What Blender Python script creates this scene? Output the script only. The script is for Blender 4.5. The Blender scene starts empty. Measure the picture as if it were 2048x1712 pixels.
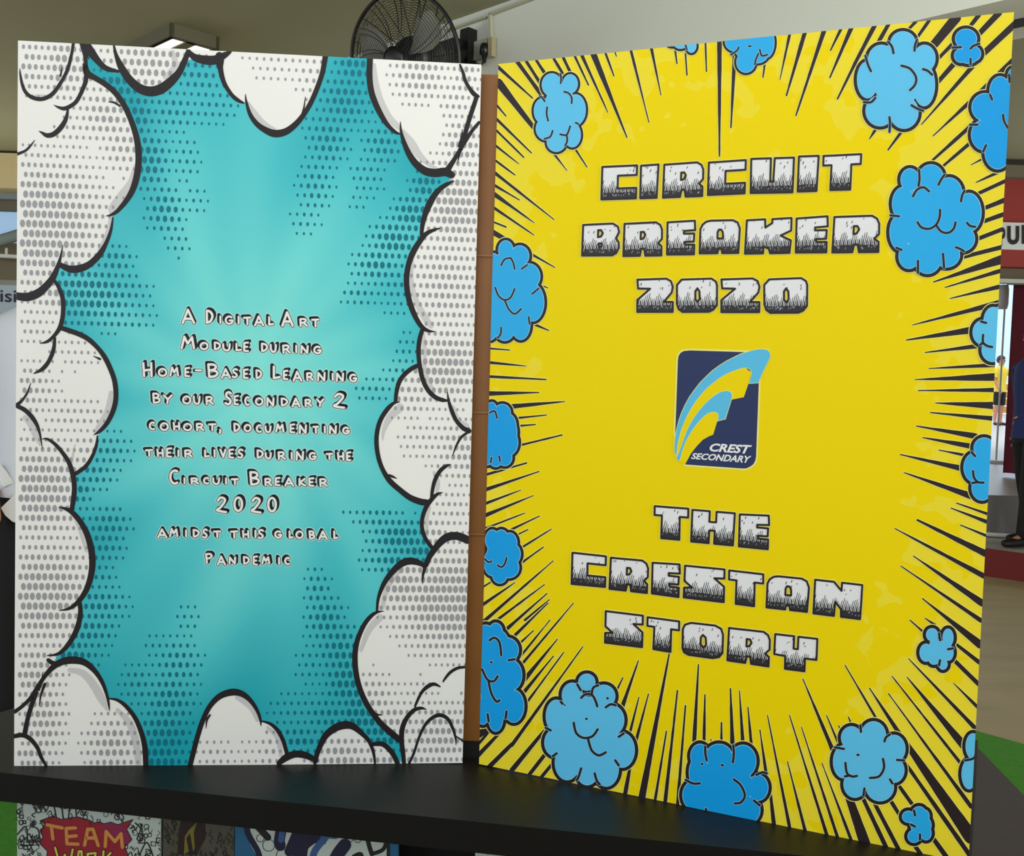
import bpy, math, random
from mathutils import Vector, Matrix
from mathutils.geometry import tessellate_polygon

random.seed(7)
SC = bpy.context.scene
COL = SC.collection
TZ = 0.72                      # height of the table top above the floor

# ------------------------------------------------------------------ camera
FPX, PITCH, ROLL, CH = 1911.577, -0.05444, 0.02874, 0.4756
CAM = Vector((0, 0, TZ + CH))
FW = Vector((0, math.cos(PITCH), math.sin(PITCH)))
U0 = Vector((0, -math.sin(PITCH), math.cos(PITCH)))
X0 = Vector((1, 0, 0))
XR = math.cos(ROLL) * X0 + math.sin(ROLL) * U0
UR = -math.sin(ROLL) * X0 + math.cos(ROLL) * U0
cd = bpy.data.cameras.new('camera')
cam = bpy.data.objects.new('camera', cd)
COL.objects.link(cam)
cd.sensor_width = 36.0
cd.sensor_fit = 'HORIZONTAL'
cd.lens = 36.0 * FPX / 2048.0
cd.clip_start = 0.02
cd.clip_end = 200
m = Matrix.Identity(4)
for i in range(3):
    m[i][0] = XR[i]; m[i][1] = UR[i]; m[i][2] = -FW[i]; m[i][3] = CAM[i]
cam.matrix_world = m
SC.camera = cam

# ------------------------------------------------------------------ world, lights, exposure
SC.view_settings.view_transform = 'Standard'
SC.view_settings.look = 'None'
SC.view_settings.gamma = 1.0
SC.view_settings.use_curve_mapping = False
SC.view_settings.exposure = 0.1
w = bpy.data.worlds.new('sky')
SC.world = w
w.use_nodes = True
bg = w.node_tree.nodes['Background']
bg.inputs[0].default_value = (0.86, 0.93, 1.0, 1)
bg.inputs[1].default_value = 1.9


def area(name, loc, aim, sx, sy, power, col):
    l = bpy.data.lights.new(name, 'AREA')
    l.shape = 'RECTANGLE'; l.size = sx; l.size_y = sy; l.energy = power; l.color = col
    o = bpy.data.objects.new(name, l)
    COL.objects.link(o)
    o.location = loc
    o.rotation_euler = (Vector(aim) - Vector(loc)).to_track_quat('-Z', 'Y').to_euler()
    return o


area('window_daylight', (-2.4, -1.6, 2.3), (-0.3, 1.1, 1.6), 2.0, 1.0, 24, (0.90, 0.96, 1.0))
l_ = area('side_window_daylight', (3.2, -0.6, 1.75), (1.2, 3.4, 2.7), 1.4, 1.2, 55, (1.0, 1.0, 0.92))
l_.data.spread = math.radians(95)
area('overhead_fill', (-0.2, -0.35, 2.86), (-0.2, 0.35, 0.9), 1.2, 0.5, 15, (1.0, 0.95, 0.84))  # added overhead fill, lets the boards dim towards their lower edge
area('hall_lamp', (-0.6, 6.4, 2.7), (-0.6, 6.4, 0), 2.0, 1.0, 30, (1.0, 0.92, 0.76))
area('far_window_daylight', (-5.0, 7.6, 1.5), (-4.6, 5.5, 2.9), 2.2, 0.9, 25, (1.0, 0.93, 0.76))
area('stage_ceiling_fill', (5.6, 6.6, 1.6), (4.6, 5.0, 2.9), 1.4, 0.9, 46, (0.97, 1.0, 0.95))  # added fill that lightens the ceiling towards the stage


# ------------------------------------------------------------------ helpers
def lin(c):
    return tuple((x / 255 / 12.92) if x / 255 <= 0.04045 else ((x / 255 + 0.055) / 1.055) ** 2.4 for x in c)


MATS = {}


def mat(name, c, rough=0.6, spec=0.5, metal=0.0, var=0.0, scale=20.0, bump=0.0, emit=0.0):
    if name in MATS:
        return MATS[name]
    mm = bpy.data.materials.new(name)
    mm.use_nodes = True
    nt = mm.node_tree
    b = nt.nodes['Principled BSDF']
    col = lin(c)
    b.inputs['Base Color'].default_value = (*col, 1)
    b.inputs['Roughness'].default_value = rough
    b.inputs['Specular IOR Level'].default_value = spec
    b.inputs['Metallic'].default_value = metal
    if emit:
        b.inputs['Emission Color'].default_value = (*col, 1)
        b.inputs['Emission Strength'].default_value = emit
    if var or bump:
        tc = nt.nodes.new('ShaderNodeTexCoord')
        nz = nt.nodes.new('ShaderNodeTexNoise')
        nz.inputs['Scale'].default_value = scale
        nz.inputs['Detail'].default_value = 5
        nt.links.new(tc.outputs['Object'], nz.inputs['Vector'])
        if var:
            mx = nt.nodes.new('ShaderNodeMixRGB')
            mx.inputs[1].default_value = (*[x * (1 - var) for x in col], 1)
            mx.inputs[2].default_value = (*[min(1, x * (1 + var)) for x in col], 1)
            nt.links.new(nz.outputs['Fac'], mx.inputs[0])
            nt.links.new(mx.outputs[0], b.inputs['Base Color'])
        if bump:
            bp = nt.nodes.new('ShaderNodeBump')
            bp.inputs['Strength'].default_value = bump
            bp.inputs['Distance'].default_value = 0.002
            nt.links.new(nz.outputs['Fac'], bp.inputs['Height'])
            nt.links.new(bp.outputs[0], b.inputs['Normal'])
    MATS[name] = mm
    return mm


def link(name, me, parent=None):
    o = bpy.data.objects.new(name, me)
    COL.objects.link(o)
    if parent is not None:
        o.parent = parent
    return o


def empty(name, loc=(0, 0, 0), rz=0.0, mw=None):
    o = bpy.data.objects.new(name, None)
    COL.objects.link(o)
    o.empty_display_size = 0.1
    if mw is not None:
        o.matrix_world = mw
    else:
        o.location = loc; o.rotation_euler = (0, 0, rz)
    return o


def tag(o, label=None, cat=None, group=None, kind=None):
    if label: o['label'] = label
    if cat: o['category'] = cat
    if group: o['group'] = group
    if kind: o['kind'] = kind
    return o


class MB:
    """mesh builder: verts, faces, material slots"""
    def __init__(s):
        s.v = []; s.f = []; s.mi = []; s.mats = []; s.smooth = []

    def slot(s, m_):
        if m_ not in s.mats: s.mats.append(m_)
        return s.mats.index(m_)

    def face(s, pts, m_, smooth=False):
        i0 = len(s.v)
        s.v += [tuple(p) for p in pts]
        s.f.append(tuple(range(i0, i0 + len(pts))))
        s.mi.append(s.slot(m_)); s.smooth.append(smooth)

    def quadmesh(s, verts, faces, m_, smooth=True):
        i0 = len(s.v)
        s.v += [tuple(p) for p in verts]
        k = s.slot(m_)
        for f in faces:
            s.f.append(tuple(i0 + i for i in f)); s.mi.append(k); s.smooth.append(smooth)

    def box(s, c, size, m_, rz=0.0, axes=None):
        c = Vector(c); hx, hy, hz = [a / 2 for a in size]
        if axes is None:
            ax = Vector((math.cos(rz), math.sin(rz), 0)); ay = Vector((-math.sin(rz), math.cos(rz), 0)); az = Vector((0, 0, 1))
        else:
            ax, ay, az = axes
        vs = [c + ax * (hx * a) + ay * (hy * b) + az * (hz * d) for a in (-1, 1) for b in (-1, 1) for d in (-1, 1)]
        fs = [(0, 1, 3, 2), (4, 6, 7, 5), (0, 4, 5, 1), (2, 3, 7, 6), (0, 2, 6, 4), (1, 5, 7, 3)]
        s.quadmesh(vs, fs, m_, False)

    def prism(s, poly, z0, z1, m_):
        n = len(poly)
        vs = [(p[0], p[1], z0) for p in poly] + [(p[0], p[1], z1) for p in poly]
        fs = [tuple(reversed(range(n))), tuple(range(n, 2 * n))] + [(i, (i + 1) % n, n + (i + 1) % n, n + i) for i in range(n)]
        s.quadmesh(vs, fs, m_, False)

    def tube(s, pts, r, m_, n=8, caps=True, closed=False):
        pts = [Vector(p) for p in pts]
        rs = r if isinstance(r, (list, tuple)) else [r] * len(pts)
        vs = []; up = Vector((0.13, 0.21, 0.97))
        ext = pts[-1] - pts[0]
        if abs(ext.z) > 0.7 * ext.length and not closed: up = Vector((0.95, 0.28, 0.1))
        N = len(pts)
        for i, p in enumerate(pts):
            a = pts[(i - 1) % N] if (i > 0 or closed) else p
            b = pts[(i + 1) % N] if (i < N - 1 or closed) else p
            t = (b - a).normalized()
            x = t.cross(up)
            if x.length < 1e-3: x = t.cross(Vector((1, 0, 0)))
            x.normalize(); y = t.cross(x).normalized()
            for k in range(n):
                an = 2 * math.pi * k / n
                vs.append(p + x * (math.cos(an) * rs[i]) + y * (math.sin(an) * rs[i]))
        fs = []
        for i in range(N if closed else N - 1):
            j = (i + 1) % N
            for k in range(n):
                fs.append((i * n + k, i * n + (k + 1) % n, j * n + (k + 1) % n, j * n + k))
        if caps and not closed:
            fs.append(tuple(reversed(range(n)))); fs.append(tuple((N - 1) * n + k for k in range(n)))
        s.quadmesh(vs, fs, m_, True)

    def lathe(s, prof, c, axis, m_, n=24):
        c = Vector(c); a = Vector(axis).normalized()
        x = a.orthogonal().normalized(); y = a.cross(x)
        vs = []
        for (r, h) in prof:
            for k in range(n):
                an = 2 * math.pi * k / n
                vs.append(c + a * h + (x * math.cos(an) + y * math.sin(an)) * max(r, 1e-5))
        fs = []
        for i in range(len(prof) - 1):
            for k in range(n):
                fs.append((i * n + k, i * n + (k + 1) % n, (i + 1) * n + (k + 1) % n, (i + 1) * n + k))
        s.quadmesh(vs, fs, m_, True)

    def build(s, name, parent=None):
        me = bpy.data.meshes.new(name)
        me.from_pydata(s.v, [], s.f)
        for m_ in s.mats: me.materials.append(m_)
        me.polygons.foreach_set('material_index', s.mi)
        me.polygons.foreach_set('use_smooth', s.smooth)
        me.update()
        return link(name, me, parent)


def ray(px, py):
    return (FW * FPX + XR * (px - 1024) - UR * (py - 856)).normalized()


def on_plane(px, py, p0, n):
    d = ray(px, py); n = Vector(n)
    return CAM + d * ((Vector(p0) - CAM).dot(n) / d.dot(n))


def on_z(px, py, z):
    return on_plane(px, py, (0, 0, z), (0, 0, 1))


# 2-D tools -------------------------------------------------------------
def area2(P):
    return sum(P[i][0] * P[(i + 1) % len(P)][1] - P[(i + 1) % len(P)][0] * P[i][1] for i in range(len(P))) / 2


def clip(P, Q):
    """convex polygon P clipped by convex polygon Q"""
    if area2(Q) < 0: Q = Q[::-1]
    out = list(P)
    for i in range(len(Q)):
        a = Q[i]; b = Q[(i + 1) % len(Q)]
        ins = out; out = []
        if not ins: return []
        def side(p): return (b[0] - a[0]) * (p[1] - a[1]) - (b[1] - a[1]) * (p[0] - a[0])
        for j in range(len(ins)):
            p = ins[j]; q = ins[(j + 1) % len(ins)]
            sp, sq = side(p), side(q)
            if sp >= 0: out.append(p)
            if sp * sq < 0:
                t = sp / (sp - sq)
                out.append((p[0] + (q[0] - p[0]) * t, p[1] + (q[1] - p[1]) * t))
    return out if len(out) > 2 and abs(area2(out)) > 1e-9 else []


def tri(poly, holes=()):
    loops = [[Vector((x, y, 0)) for x, y in poly]] + [[Vector((x, y, 0)) for x, y in h] for h in holes]
    flat = [(p.x, p.y) for l in loops for p in l]
    return [[flat[i] for i in t] for t in tessellate_polygon(loops)]


def inside(p, poly):
    x, y = p; c = False; n = len(poly); j = n - 1
    for i in range(n):
        xi, yi = poly[i]; xj, yj = poly[j]
        if (yi > y) != (yj > y) and x < (xj - xi) * (y - yi) / (yj - yi) + xi: c = not c
        j = i
    return c


def smooth(pts, k=5, closed=False):
    """Catmull-Rom through tuples of any size"""
    n = len(pts)
    if n < 3: return list(pts)
    out = []
    for i in range(n if closed else n - 1):
        p0 = pts[(i - 1) % n] if (closed or i > 0) else pts[i]
        p1 = pts[i]; p2 = pts[(i + 1) % n]
        p3 = pts[(i + 2) % n] if (closed or i < n - 2) else pts[(i + 1) % n]
        for s_ in range(k):
            t = s_ / k
            out.append(tuple(0.5 * ((2 * b) + (-a + c) * t + (2 * a - 5 * b + 4 * c - d) * t * t + (-a + 3 * b - 3 * c + d) * t ** 3) for a, b, c, d in zip(p0, p1, p2, p3)))
    if not closed: out.append(pts[-1])
    return out


def ell(cx, cy, rx, ry, n=20):
    return [(cx + rx * math.cos(2 * math.pi * i / n), cy + ry * math.sin(2 * math.pi * i / n)) for i in range(n)]


class Sheet:
    """a flat printed face: artwork given in photograph pixels is laid on the sheet's own plane"""
    def __init__(s, name, origin, udir, vdir, corners, step=0.00014):
        s.o = Vector(origin); s.u = Vector(udir).normalized(); s.v = Vector(vdir).normalized()
        s.back = s.v.cross(s.u).normalized() * -1   # local y axis
        s.back = s.v.cross(s.u).normalized()
        if s.back.dot(s.o - CAM) < 0: s.back = -s.back
        s.clip = corners
        s.step = step; s.tick = 0
        mw = Matrix.Identity(4)
        for i in range(3):
            mw[i][0] = s.u[i]; mw[i][1] = s.back[i]; mw[i][2] = s.v[i]; mw[i][3] = s.o[i]
        s.mw = mw
        s.root = empty(name, mw=mw)

    def L(s, p, layer=0):
        d = on_plane(p[0], p[1], s.o, s.back) - s.o
        return (d.dot(s.u), -layer * s.step, d.dot(s.v))

    def fill(s, mb, poly, layer, m_, convex=True):
        q = clip(poly, s.clip)
        if q:
            s.tick = (s.tick + 1) % 11        # overlapping pieces of one ink never share a plane exactly
            mb.face([s.L(p, layer + s.tick * 0.07) for p in q], m_)

    def shape(s, mb, poly, layer, m_, holes=()):
        for t in tri(poly, holes): s.fill(mb, t, layer, m_)

    def stroke(s, mb, pts, layer, m_, grow=0.0, closed=False, k=5, w=None, raw=False):
        P = [(p[0], p[1], (p[2] if len(p) > 2 else w)) for p in pts]
        if not raw: P = smooth(P, k, closed)
        P = [(a, b, max(0.7, c) + grow) for a, b, c in P]
        Q_ = [P[0]]
        for p in P[1:]:
            if math.hypot(p[0] - Q_[-1][0], p[1] - Q_[-1][1]) > 1e-4: Q_.append(p)
        if closed and math.hypot(Q_[0][0] - Q_[-1][0], Q_[0][1] - Q_[-1][1]) < 1e-4: Q_.pop()
        P = Q_; n = len(P)
        if n == 1:
            s.fill(mb, ell(P[0][0], P[0][1], P[0][2] / 2, P[0][2] / 2, 10), layer, m_); return
        ns = n if closed else n - 1
        dirs = []
        for i in range(ns):
            a = P[i]; b = P[(i + 1) % n]; l = math.hypot(b[0] - a[0], b[1] - a[1])
            dirs.append(((b[0] - a[0]) / l, (b[1] - a[1]) / l))

        def off(i, seg):
            """offset vector of vertex i for segment seg: shared with its neighbour when the bend is gentle"""
            d = dirs[seg]; o = None
            k = (seg - 1) if i == seg else (seg + 1)
            if closed: k %= ns
            if 0 <= k < ns and k != seg:
                e_ = dirs[k]
                if d[0] * e_[0] + d[1] * e_[1] > 0.72:
                    mx_, my_ = d[0] + e_[0], d[1] + e_[1]; l = math.hypot(mx_, my_)
                    mx_, my_ = mx_ / l, my_ / l; c_ = mx_ * d[0] + my_ * d[1]
                    return (-my_ / c_, mx_ / c_), True
            return (-d[1], d[0]), False
        for i in range(ns):
            a = P[i]; b = P[(i + 1) % n]
            oa, fa = off(i, i); ob, fb = off(i + 1, i)
            ha, hb = a[2] / 2, b[2] / 2
            s.fill(mb, [(a[0] + oa[0] * ha, a[1] + oa[1] * ha), (b[0] + ob[0] * hb, b[1] + ob[1] * hb),
                        (b[0] - ob[0] * hb, b[1] - ob[1] * hb), (a[0] - oa[0] * ha, a[1] - oa[1] * ha)], layer, m_)
            if not fb and (closed or i < ns - 1) and hb > .6:      # sharp corner: round joint
                s.fill(mb, ell(b[0], b[1], hb, hb, 12), layer, m_)
        if not closed:                                              # half-round ends
            for p, d in ((P[0], (-dirs[0][0], -dirs[0][1])), (P[-1], dirs[-1])):
                if p[2] > 1.4:
                    r_ = p[2] / 2; a0 = math.atan2(d[1], d[0])
                    s.fill(mb, [(p[0] + r_ * math.cos(a0 + math.pi * (k / 6 - .5)), p[1] + r_ * math.sin(a0 + math.pi * (k / 6 - .5))) for k in range(7)], layer, m_)


# ------------------------------------------------------------------ room
OLIVE = mat('ceiling_paint', (150, 149, 120), 0.85, var=0.04, scale=3)
CREAM = mat('beam_paint', (196, 190, 160), 0.8, var=0.03, scale=2)
WALLM = mat('wall_paint', (208, 211, 200), 0.8, var=0.03, scale=2)
GREYP = mat('grey_paint', (150, 152, 142), 0.8, var=0.04, scale=2)
CEIL = 3.0
FLOORM = bpy.data.materials.new('worn_vinyl_floor')
FLOORM.use_nodes = True
nt = FLOORM.node_tree
tc = nt.nodes.new('ShaderNodeTexCoord'); mp = nt.nodes.new('ShaderNodeMapping'); nz = nt.nodes.new('ShaderNodeTexNoise'); rp = nt.nodes.new('ShaderNodeValToRGB')
mp.inputs['Scale'].default_value = (1.0, 3.0, 1); nz.inputs['Scale'].default_value = 2.4; nz.inputs['Detail'].default_value = 8
rp.color_ramp.elements[0].position = 0.3; rp.color_ramp.elements[0].color = (*lin((160, 146, 114)), 1)
rp.color_ramp.elements[1].position = 0.75; rp.color_ramp.elements[1].color = (*lin((178, 163, 128)), 1)
nt.links.new(tc.outputs['Object'], mp.inputs[0]); nt.links.new(mp.outputs[0], nz.inputs['Vector']); nt.links.new(nz.outputs['Fac'], rp.inputs[0])
nt.links.new(rp.outputs[0], nt.nodes['Principled BSDF'].inputs['Base Color'])
nt.nodes['Principled BSDF'].inputs['Roughness'].default_value = 0.55

mb = MB(); mb.box((5, 13, -0.05), (30, 36, 0.1), FLOORM); tag(mb.build('floor'), kind='structure')

# beam that crosses the hall at an angle, carrying the fan
P0 = on_z(880, 50, CEIL)                       # a point of the line where beam meets ceiling
A = Vector((-0.72, 0.69, 0)).normalized()      # along the beam, away to the left
B = Vector((0.69, 0.72, 0)).normalized()       # across it, away to the right
NB = -B                                        # face normal (towards the camera)
pe = on_plane(1846, 38, P0, B); BEAM_Z = pe.z
mb = MB()
mb.box((4, 3.5, CEIL + 0.06), (28, 17.3, 0.12), OLIVE); tag(mb.build('ceiling'), kind='structure')
cen = P0 + B * 0.2
mb = MB(); mb.box((cen.x + A.x * -0.0, cen.y, (CEIL + BEAM_Z) / 2), (9.0, 0.4, CEIL - BEAM_Z), WALLM, axes=(A, B, Vector((0, 0, 1))))
tag(mb.build('wall_beam'), kind='structure')

mb = MB(); mb.box((1, -3.2, 0.55), (20, 0.15, 1.1), GREYP); mb.box((1, -3.2, 2.85), (20, 0.15, 0.3), GREYP)
for xx in (-5, -1.5, 2, 5.5): mb.box((xx, -3.2, 1.9), (0.25, 0.15, 1.7), GREYP)
tag(mb.build('wall_back'), kind='structure')

mb = MB(); mb.box((-3.45, 12.0, 0.6), (11.5, 0.2, 1.2), GREYP); mb.box((3.95, 12.0, 0.84), (3.3, 0.2, 0.72), GREYP); mb.box((-1.8, 12.0, 2.8), (14.8, 0.2, 0.4), WALLM)
for k in range(8): mb.box((-9.1 + k * 2.09, 12.0, 1.9), (0.3, 0.2, 1.5), WALLM)
tag(mb.build('wall_front'), kind='structure')
mb = MB(); mb.box((19.9, 13, 1.5), (0.2, 36, 3.0), GREYP); tag(mb.build('wall_right'), kind='structure')

# ------------------------------------------------------------------ far hall, left strip (plane about 9 m away)
YF = 8.65


def far(px, py, Y=YF):
    return on_plane(px, py, (0, Y, 0), (0, 1, 0))


def band(mb, x0, x1, ytop, ybot, m_, Y=YF, depth=0.12, at=None):
    """a horizontal member of the far wall between two heights read off at column `at`"""
    at = at if at is not None else x0
    zt = far(at, ytop, Y).z; zb = far(at, ybot, Y).z
    mb.box(((x0 + x1) / 2, Y + depth / 2, (zt + zb) / 2), (x1 - x0, depth, zt - zb), m_)


BEIGE = mat('beige_beam_paint', (214, 196, 146), 0.8, var=0.03, scale=2)
GB = mat('blue_grey_paint', (140, 150, 152), 0.7)
BR = mat('brown_grey_paint', (118, 108, 88), 0.8)
SKYP = mat('frosted_window_pane', (165, 200, 235), 0.4, emit=0.35)
WHITEP = mat('white_gloss_paint', (232, 234, 232), 0.4)
XL0, XL1 = -8.0, -3.2
mb = MB(); band(mb, XL0, XL1, 306, 376, BEIGE, YF - 0.35, 0.3, 16); tag(mb.build('trim_1'), kind='structure')
mb = MB(); band(mb, XL0, XL1, 376, 398, GB, YF - 0.1, 0.1, 16); band(mb, XL0, XL1, 398, 420, BR, YF, 0.1, 16)
band(mb, XL0, XL1, 486, 560, BR, YF, 0.1, 16); band(mb, XL0, XL1, 560, 1100, GREYP, YF, 0.1, 16)
tag(mb.build('wall_left'), kind='structure')
root = empty('window_1', (XL0, YF, 0)); tag(root, kind='structure')
mb = MB(); zt = far(16, 420).z; zb = far(16, 486).z
mb.box((5.6 - XL0 * 0 - 3.2, 0.12, (zt + zb) / 2), (4.8, 0.02, zt - zb), SKYP); mb.build('pane', root)
mb = MB()
for xx in (0.02, 1.2, 2.4, 3.6, 4.78): mb.box((xx, 0.06, (zt + zb) / 2), (0.05, 0.08, zt - zb), GB)
mb.build('window_frame', root)
# slanted grey brace in front of the window
mb = MB(); a = far(-60, 500, YF - 0.2); b = far(60, 463, YF - 0.2)
mb.tube([a, b], 0.05, GB, 6); tag(mb.build('window_brace'), 'grey slanted brace across the pale blue window at far left', 'beam')
mb = MB(); a = far(-90, 506, YF - 0.3); b = far(60, 515, YF - 0.3); mb.tube([a, b], 0.018, WHITEP, 8)
mb.tube([far(13, 512, YF - 0.3), far(13, 496, YF - 0.3)], 0.012, WHITEP, 6)
tag(mb.build('conduit_pipe'), 'thin white pipe under the pale blue window at far left', 'pipe')


def text_mesh(txt, m_, mapf, shear=0.0, bold=0.0):
    """letters from the built-in font; mapf takes (x, y) in 0..1 over the text box"""
    c = bpy.data.curves.new('t', 'FONT'); c.body = txt; c.shear = shear; c.offset = bold; c.resolution_u = 3
    o = bpy.data.objects.new('t', c); COL.objects.link(o)
    me = bpy.data.meshes.new_from_object(o.evaluated_get(bpy.context.evaluated_depsgraph_get()))
    vs = [v.co.copy() for v in me.vertices]
    fs = [tuple(p.vertices) for p in me.polygons]
    x0 = min(v.x for v in vs); x1 = max(v.x for v in vs); y0 = min(v.y for v in vs); y1 = max(v.y for v in vs)
    bpy.data.objects.remove(o); bpy.data.curves.remove(c); bpy.data.meshes.remove(me)
    mb_ = MB()
    mb_.quadmesh([mapf((v.x - x0) / (x1 - x0), (v.y - y0) / (y1 - y0)) for v in vs], fs, m_, False)
    return mb_


INK = mat('black_print', (14, 14, 20), 0.5)
SIGNB = mat('pale_blue_sign_face', (176, 190, 205), 0.5)
ys = 6.0
root = empty('hanging_sign', far(16, 590, ys)); tag(root, 'pale grey-blue sign with black lettering above the white-shirted person', 'sign')
mb = MB(); p = far(16, 590, ys); c0 = far(-95, 567, ys); c1 = far(60, 640, ys)
mb.box(((c0.x + c1.x) / 2 - p.x, 0.01, (c0.z + c1.z) / 2 - p.z), (c1.x - c0.x, 0.02, c0.z - c1.z), SIGNB); mb.build('sign_panel', root)
t0 = far(1, 604, ys); t1 = far(33, 581, ys)
mb = text_mesh('isi', INK, lambda x, y: (t0.x + (t1.x - t0.x) * x - p.x, -0.003, t0.z + (t1.z - t0.z) * y - p.z), bold=0.01)
mb.build('lettering', root)
mb = MB()
for xx in (c0.x + 0.04 - p.x, c1.x - 0.04 - p.x): mb.tube([(xx, 0.01, c0.z - p.z), (xx, 0.01, CEIL - p.z)], 0.004, WHITEP, 6)
mb.build('hanging_wire', root)

# ------------------------------------------------------------------ stage on the right
RED = mat('red_pelmet_paint', (158, 52, 46), 0.7, var=0.06, scale=6)
MAROON = mat('maroon_curtain_cloth', (96, 14, 36), 0.8)
DRED = mat('dark_red_riser_paint', (112, 20, 18), 0.6, var=0.08, scale=8)
SLAB = mat('stage_vinyl', (176, 172, 168), 0.35, var=0.05, scale=4)
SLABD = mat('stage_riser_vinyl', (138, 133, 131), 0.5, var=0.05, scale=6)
WOOD = mat('stage_wood', (196, 148, 92), 0.5, var=0.15, scale=5)
YS = 7.75
XR0, XR1 = 3.2, 8.5
mb = MB(); band(mb, XR0 - 1, XR1, 330, 354, BR, YS - 0.2, 0.3, 2030); tag(mb.build('trim_2'), kind='structure')
root = empty('stage_pelmet', (XR0, YS - 0.1, 0)); tag(root, 'red painted pelmet with white name band above the stage', 'pelmet')
mb = MB(); zt = far(2030, 354, YS - 0.1).z; zb = far(2030, 534, YS - 0.1).z
mb.box(((XR1 - XR0) / 2, 0.1, (zt + zb) / 2), (XR1 - XR0, 0.2, zt - zb), RED); mb.build('panel', root)
mb = MB(); z1 = far(2030, 446, YS - 0.1).z; z2 = far(2030, 500, YS - 0.1).z
mb.box(((XR1 - XR0) / 2, -0.01, (z1 + z2) / 2), (XR1 - XR0, 0.02, z1 - z2), WHITEP); mb.build('name_band', root)


def quadmap(q):
    """unit square (x right, y down) to a quad TL,TR,BR,BL, bilinear"""
    def f(x, y):
        return tuple((q[0][i] * (1 - x) + q[1][i] * x) * (1 - y) + (q[3][i] * (1 - x) + q[2][i] * x) * y for i in (0, 1))
    return f


def far_text(txt, q, Y, o0, parent, name='lettering'):
    f = quadmap(q)
    def g(x, y):
        a_, b_ = f(x, 1 - y); p_ = far(a_, b_, Y)
        return (p_.x - o0.x, -0.024 - 0.002, p_.z - o0.z)
    return text_mesh(txt, INK, g, bold=0.05).build(name, parent)


o0 = Vector((XR0, YS - 0.1, 0))
far_text('P', [(2000, 455), (2010, 455), (2010, 492), (2000, 492)], YS - 0.12, o0, root)
far_text('U', [(2014, 452), (2038, 452), (2038, 489), (2014, 490)], YS - 0.12, o0, root)
far_text('I', [(2043, 450), (2049, 450), (2049, 488), (2043, 488)], YS - 0.12, o0, root)
mb = MB(); band(mb, XR0, XR1, 534, 558, BR, YS, 0.3, 2030); band(mb, XR0, XR1, 558, 566, WALLM, YS - 0.05, 0.1, 2030)
tag(mb.build('trim_3'), kind='structure')
# stage levels (front edges read from the photograph)
ST1 = 0.18; y1a = on_z(2030, 1104, ST1); ST2 = 0.47
y2a = on_z(1990, 1074, ST1)
d1 = (on_z(2048, 1108, ST1) - on_z(1980, 1099, ST1)); d1.z = 0; d1.normalize()


def slab(name, edge, d, width, depth, z0, z1, mtop, mface, **kw):
    n = Vector((-d.y, d.x, 0))
    if n.y < 0: n = -n
    edge = edge - Vector((stage.location.x, stage.location.y, 0))
    a = edge - d * kw['left']; b = edge + d * (width - kw['left'])
    P = [(a.x, a.y), (b.x, b.y), (b.x + n.x * depth, b.y + n.y * depth), (a.x + n.x * depth, a.y + n.y * depth)]
    mb_ = MB()
    mb_.face([(*p_, z1) for p_ in P], mtop)
    mb_.face([(*P[0], z0), (*P[1], z0), (*P[1], z1), (*P[0], z1)], mface)
    for i in (1, 2, 3):
        j = (i + 1) % 4
        mb_.face([(*P[i], z0), (*P[j], z0), (*P[j], z1), (*P[i], z1)], mface)
    return mb_.build(name, kw['parent'])


stage = empty('stage', (y2a.x, y2a.y, 0)); tag(stage, 'low grey stage with a dark red fronted step', 'stage')
bpy.context.view_layer.update()
slab('stage_step', y1a, d1, 5.0, 1.2, 0.0, ST1, SLAB, DRED, left=1.75, parent=stage)
slab('stage_deck', y2a, Vector((1, 0.03, 0)).normalized(), 13.0, 40.0, 0.0, ST2, SLAB, SLABD, left=0.8, parent=stage)
mb = MB(); mb.tube([on_z(1930, 1070, ST1) + Vector((0, -0.02, 0.02)), on_z(2060, 1080, ST1) + Vector((0, -0.02, 0.02))], 0.015, WHITEP, 8)
tag(mb.build('floor_cable_cover'), 'thin white strip at the foot of the grey upper stage deck', 'strip')
# back of the stage: pale screen and wooden boards
YB = 30.0
mb = MB(); a = far(1960, 560, YB); b = far(2120, 768, YB)
mb.box(((a.x + b.x) / 2, YB, (a.z + b.z) / 2), (b.x - a.x + 6, 0.1, a.z - b.z), mat('pale_blue_backdrop', (176, 208, 246), 0.7, emit=0.55)); tag(mb.build('window_2'), kind='structure')
root = empty('wooden_back_panel', (a.x, YB - 0.2, 0)); tag(root, 'low tan wooden panelling at the back of the stage', 'panelling')
zt = far(2000, 767, YB).z
for i in range(4):
    h = (zt - ST2) / 4
    mb = MB(); mb.box(((b.x - a.x) / 2, 0, ST2 + h * (i + 0.5)), (b.x - a.x + 4, 0.06 + 0.01 * (i % 2), h - 0.02), WOOD); mb.build('plank', root)
# curtain
root = empty('stage_curtain', (0, 0, 0)); tag(root, 'maroon pleated curtain hanging at the side of the stage', 'curtain')
a = far(2031, 566, YS + 0.22); zt = a.z
mb = MB(); vs = []; fs = []; N = 80
for i in range(N + 1):
    x = a.x + i * 0.022; y = YS + 0.25 + 0.035 * math.sin(i * 0.95) + 0.012 * math.sin(i * 2.3)
    vs += [(x, y, zt), (x + 0.01 * math.sin(i), y, ST2 + 0.03)]
for i in range(N): fs.append((2 * i, 2 * i + 1, 2 * i + 3, 2 * i + 2))
mb.quadmesh(vs, fs, MAROON); o = mb.build('drape', root)
mb = MB(); mb.tube([(a.x - 0.05, YS + 0.25, zt), (a.x + 1.9, YS + 0.25, zt)], 0.015, GREYP, 8); mb.build('curtain_rail', root)
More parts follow.
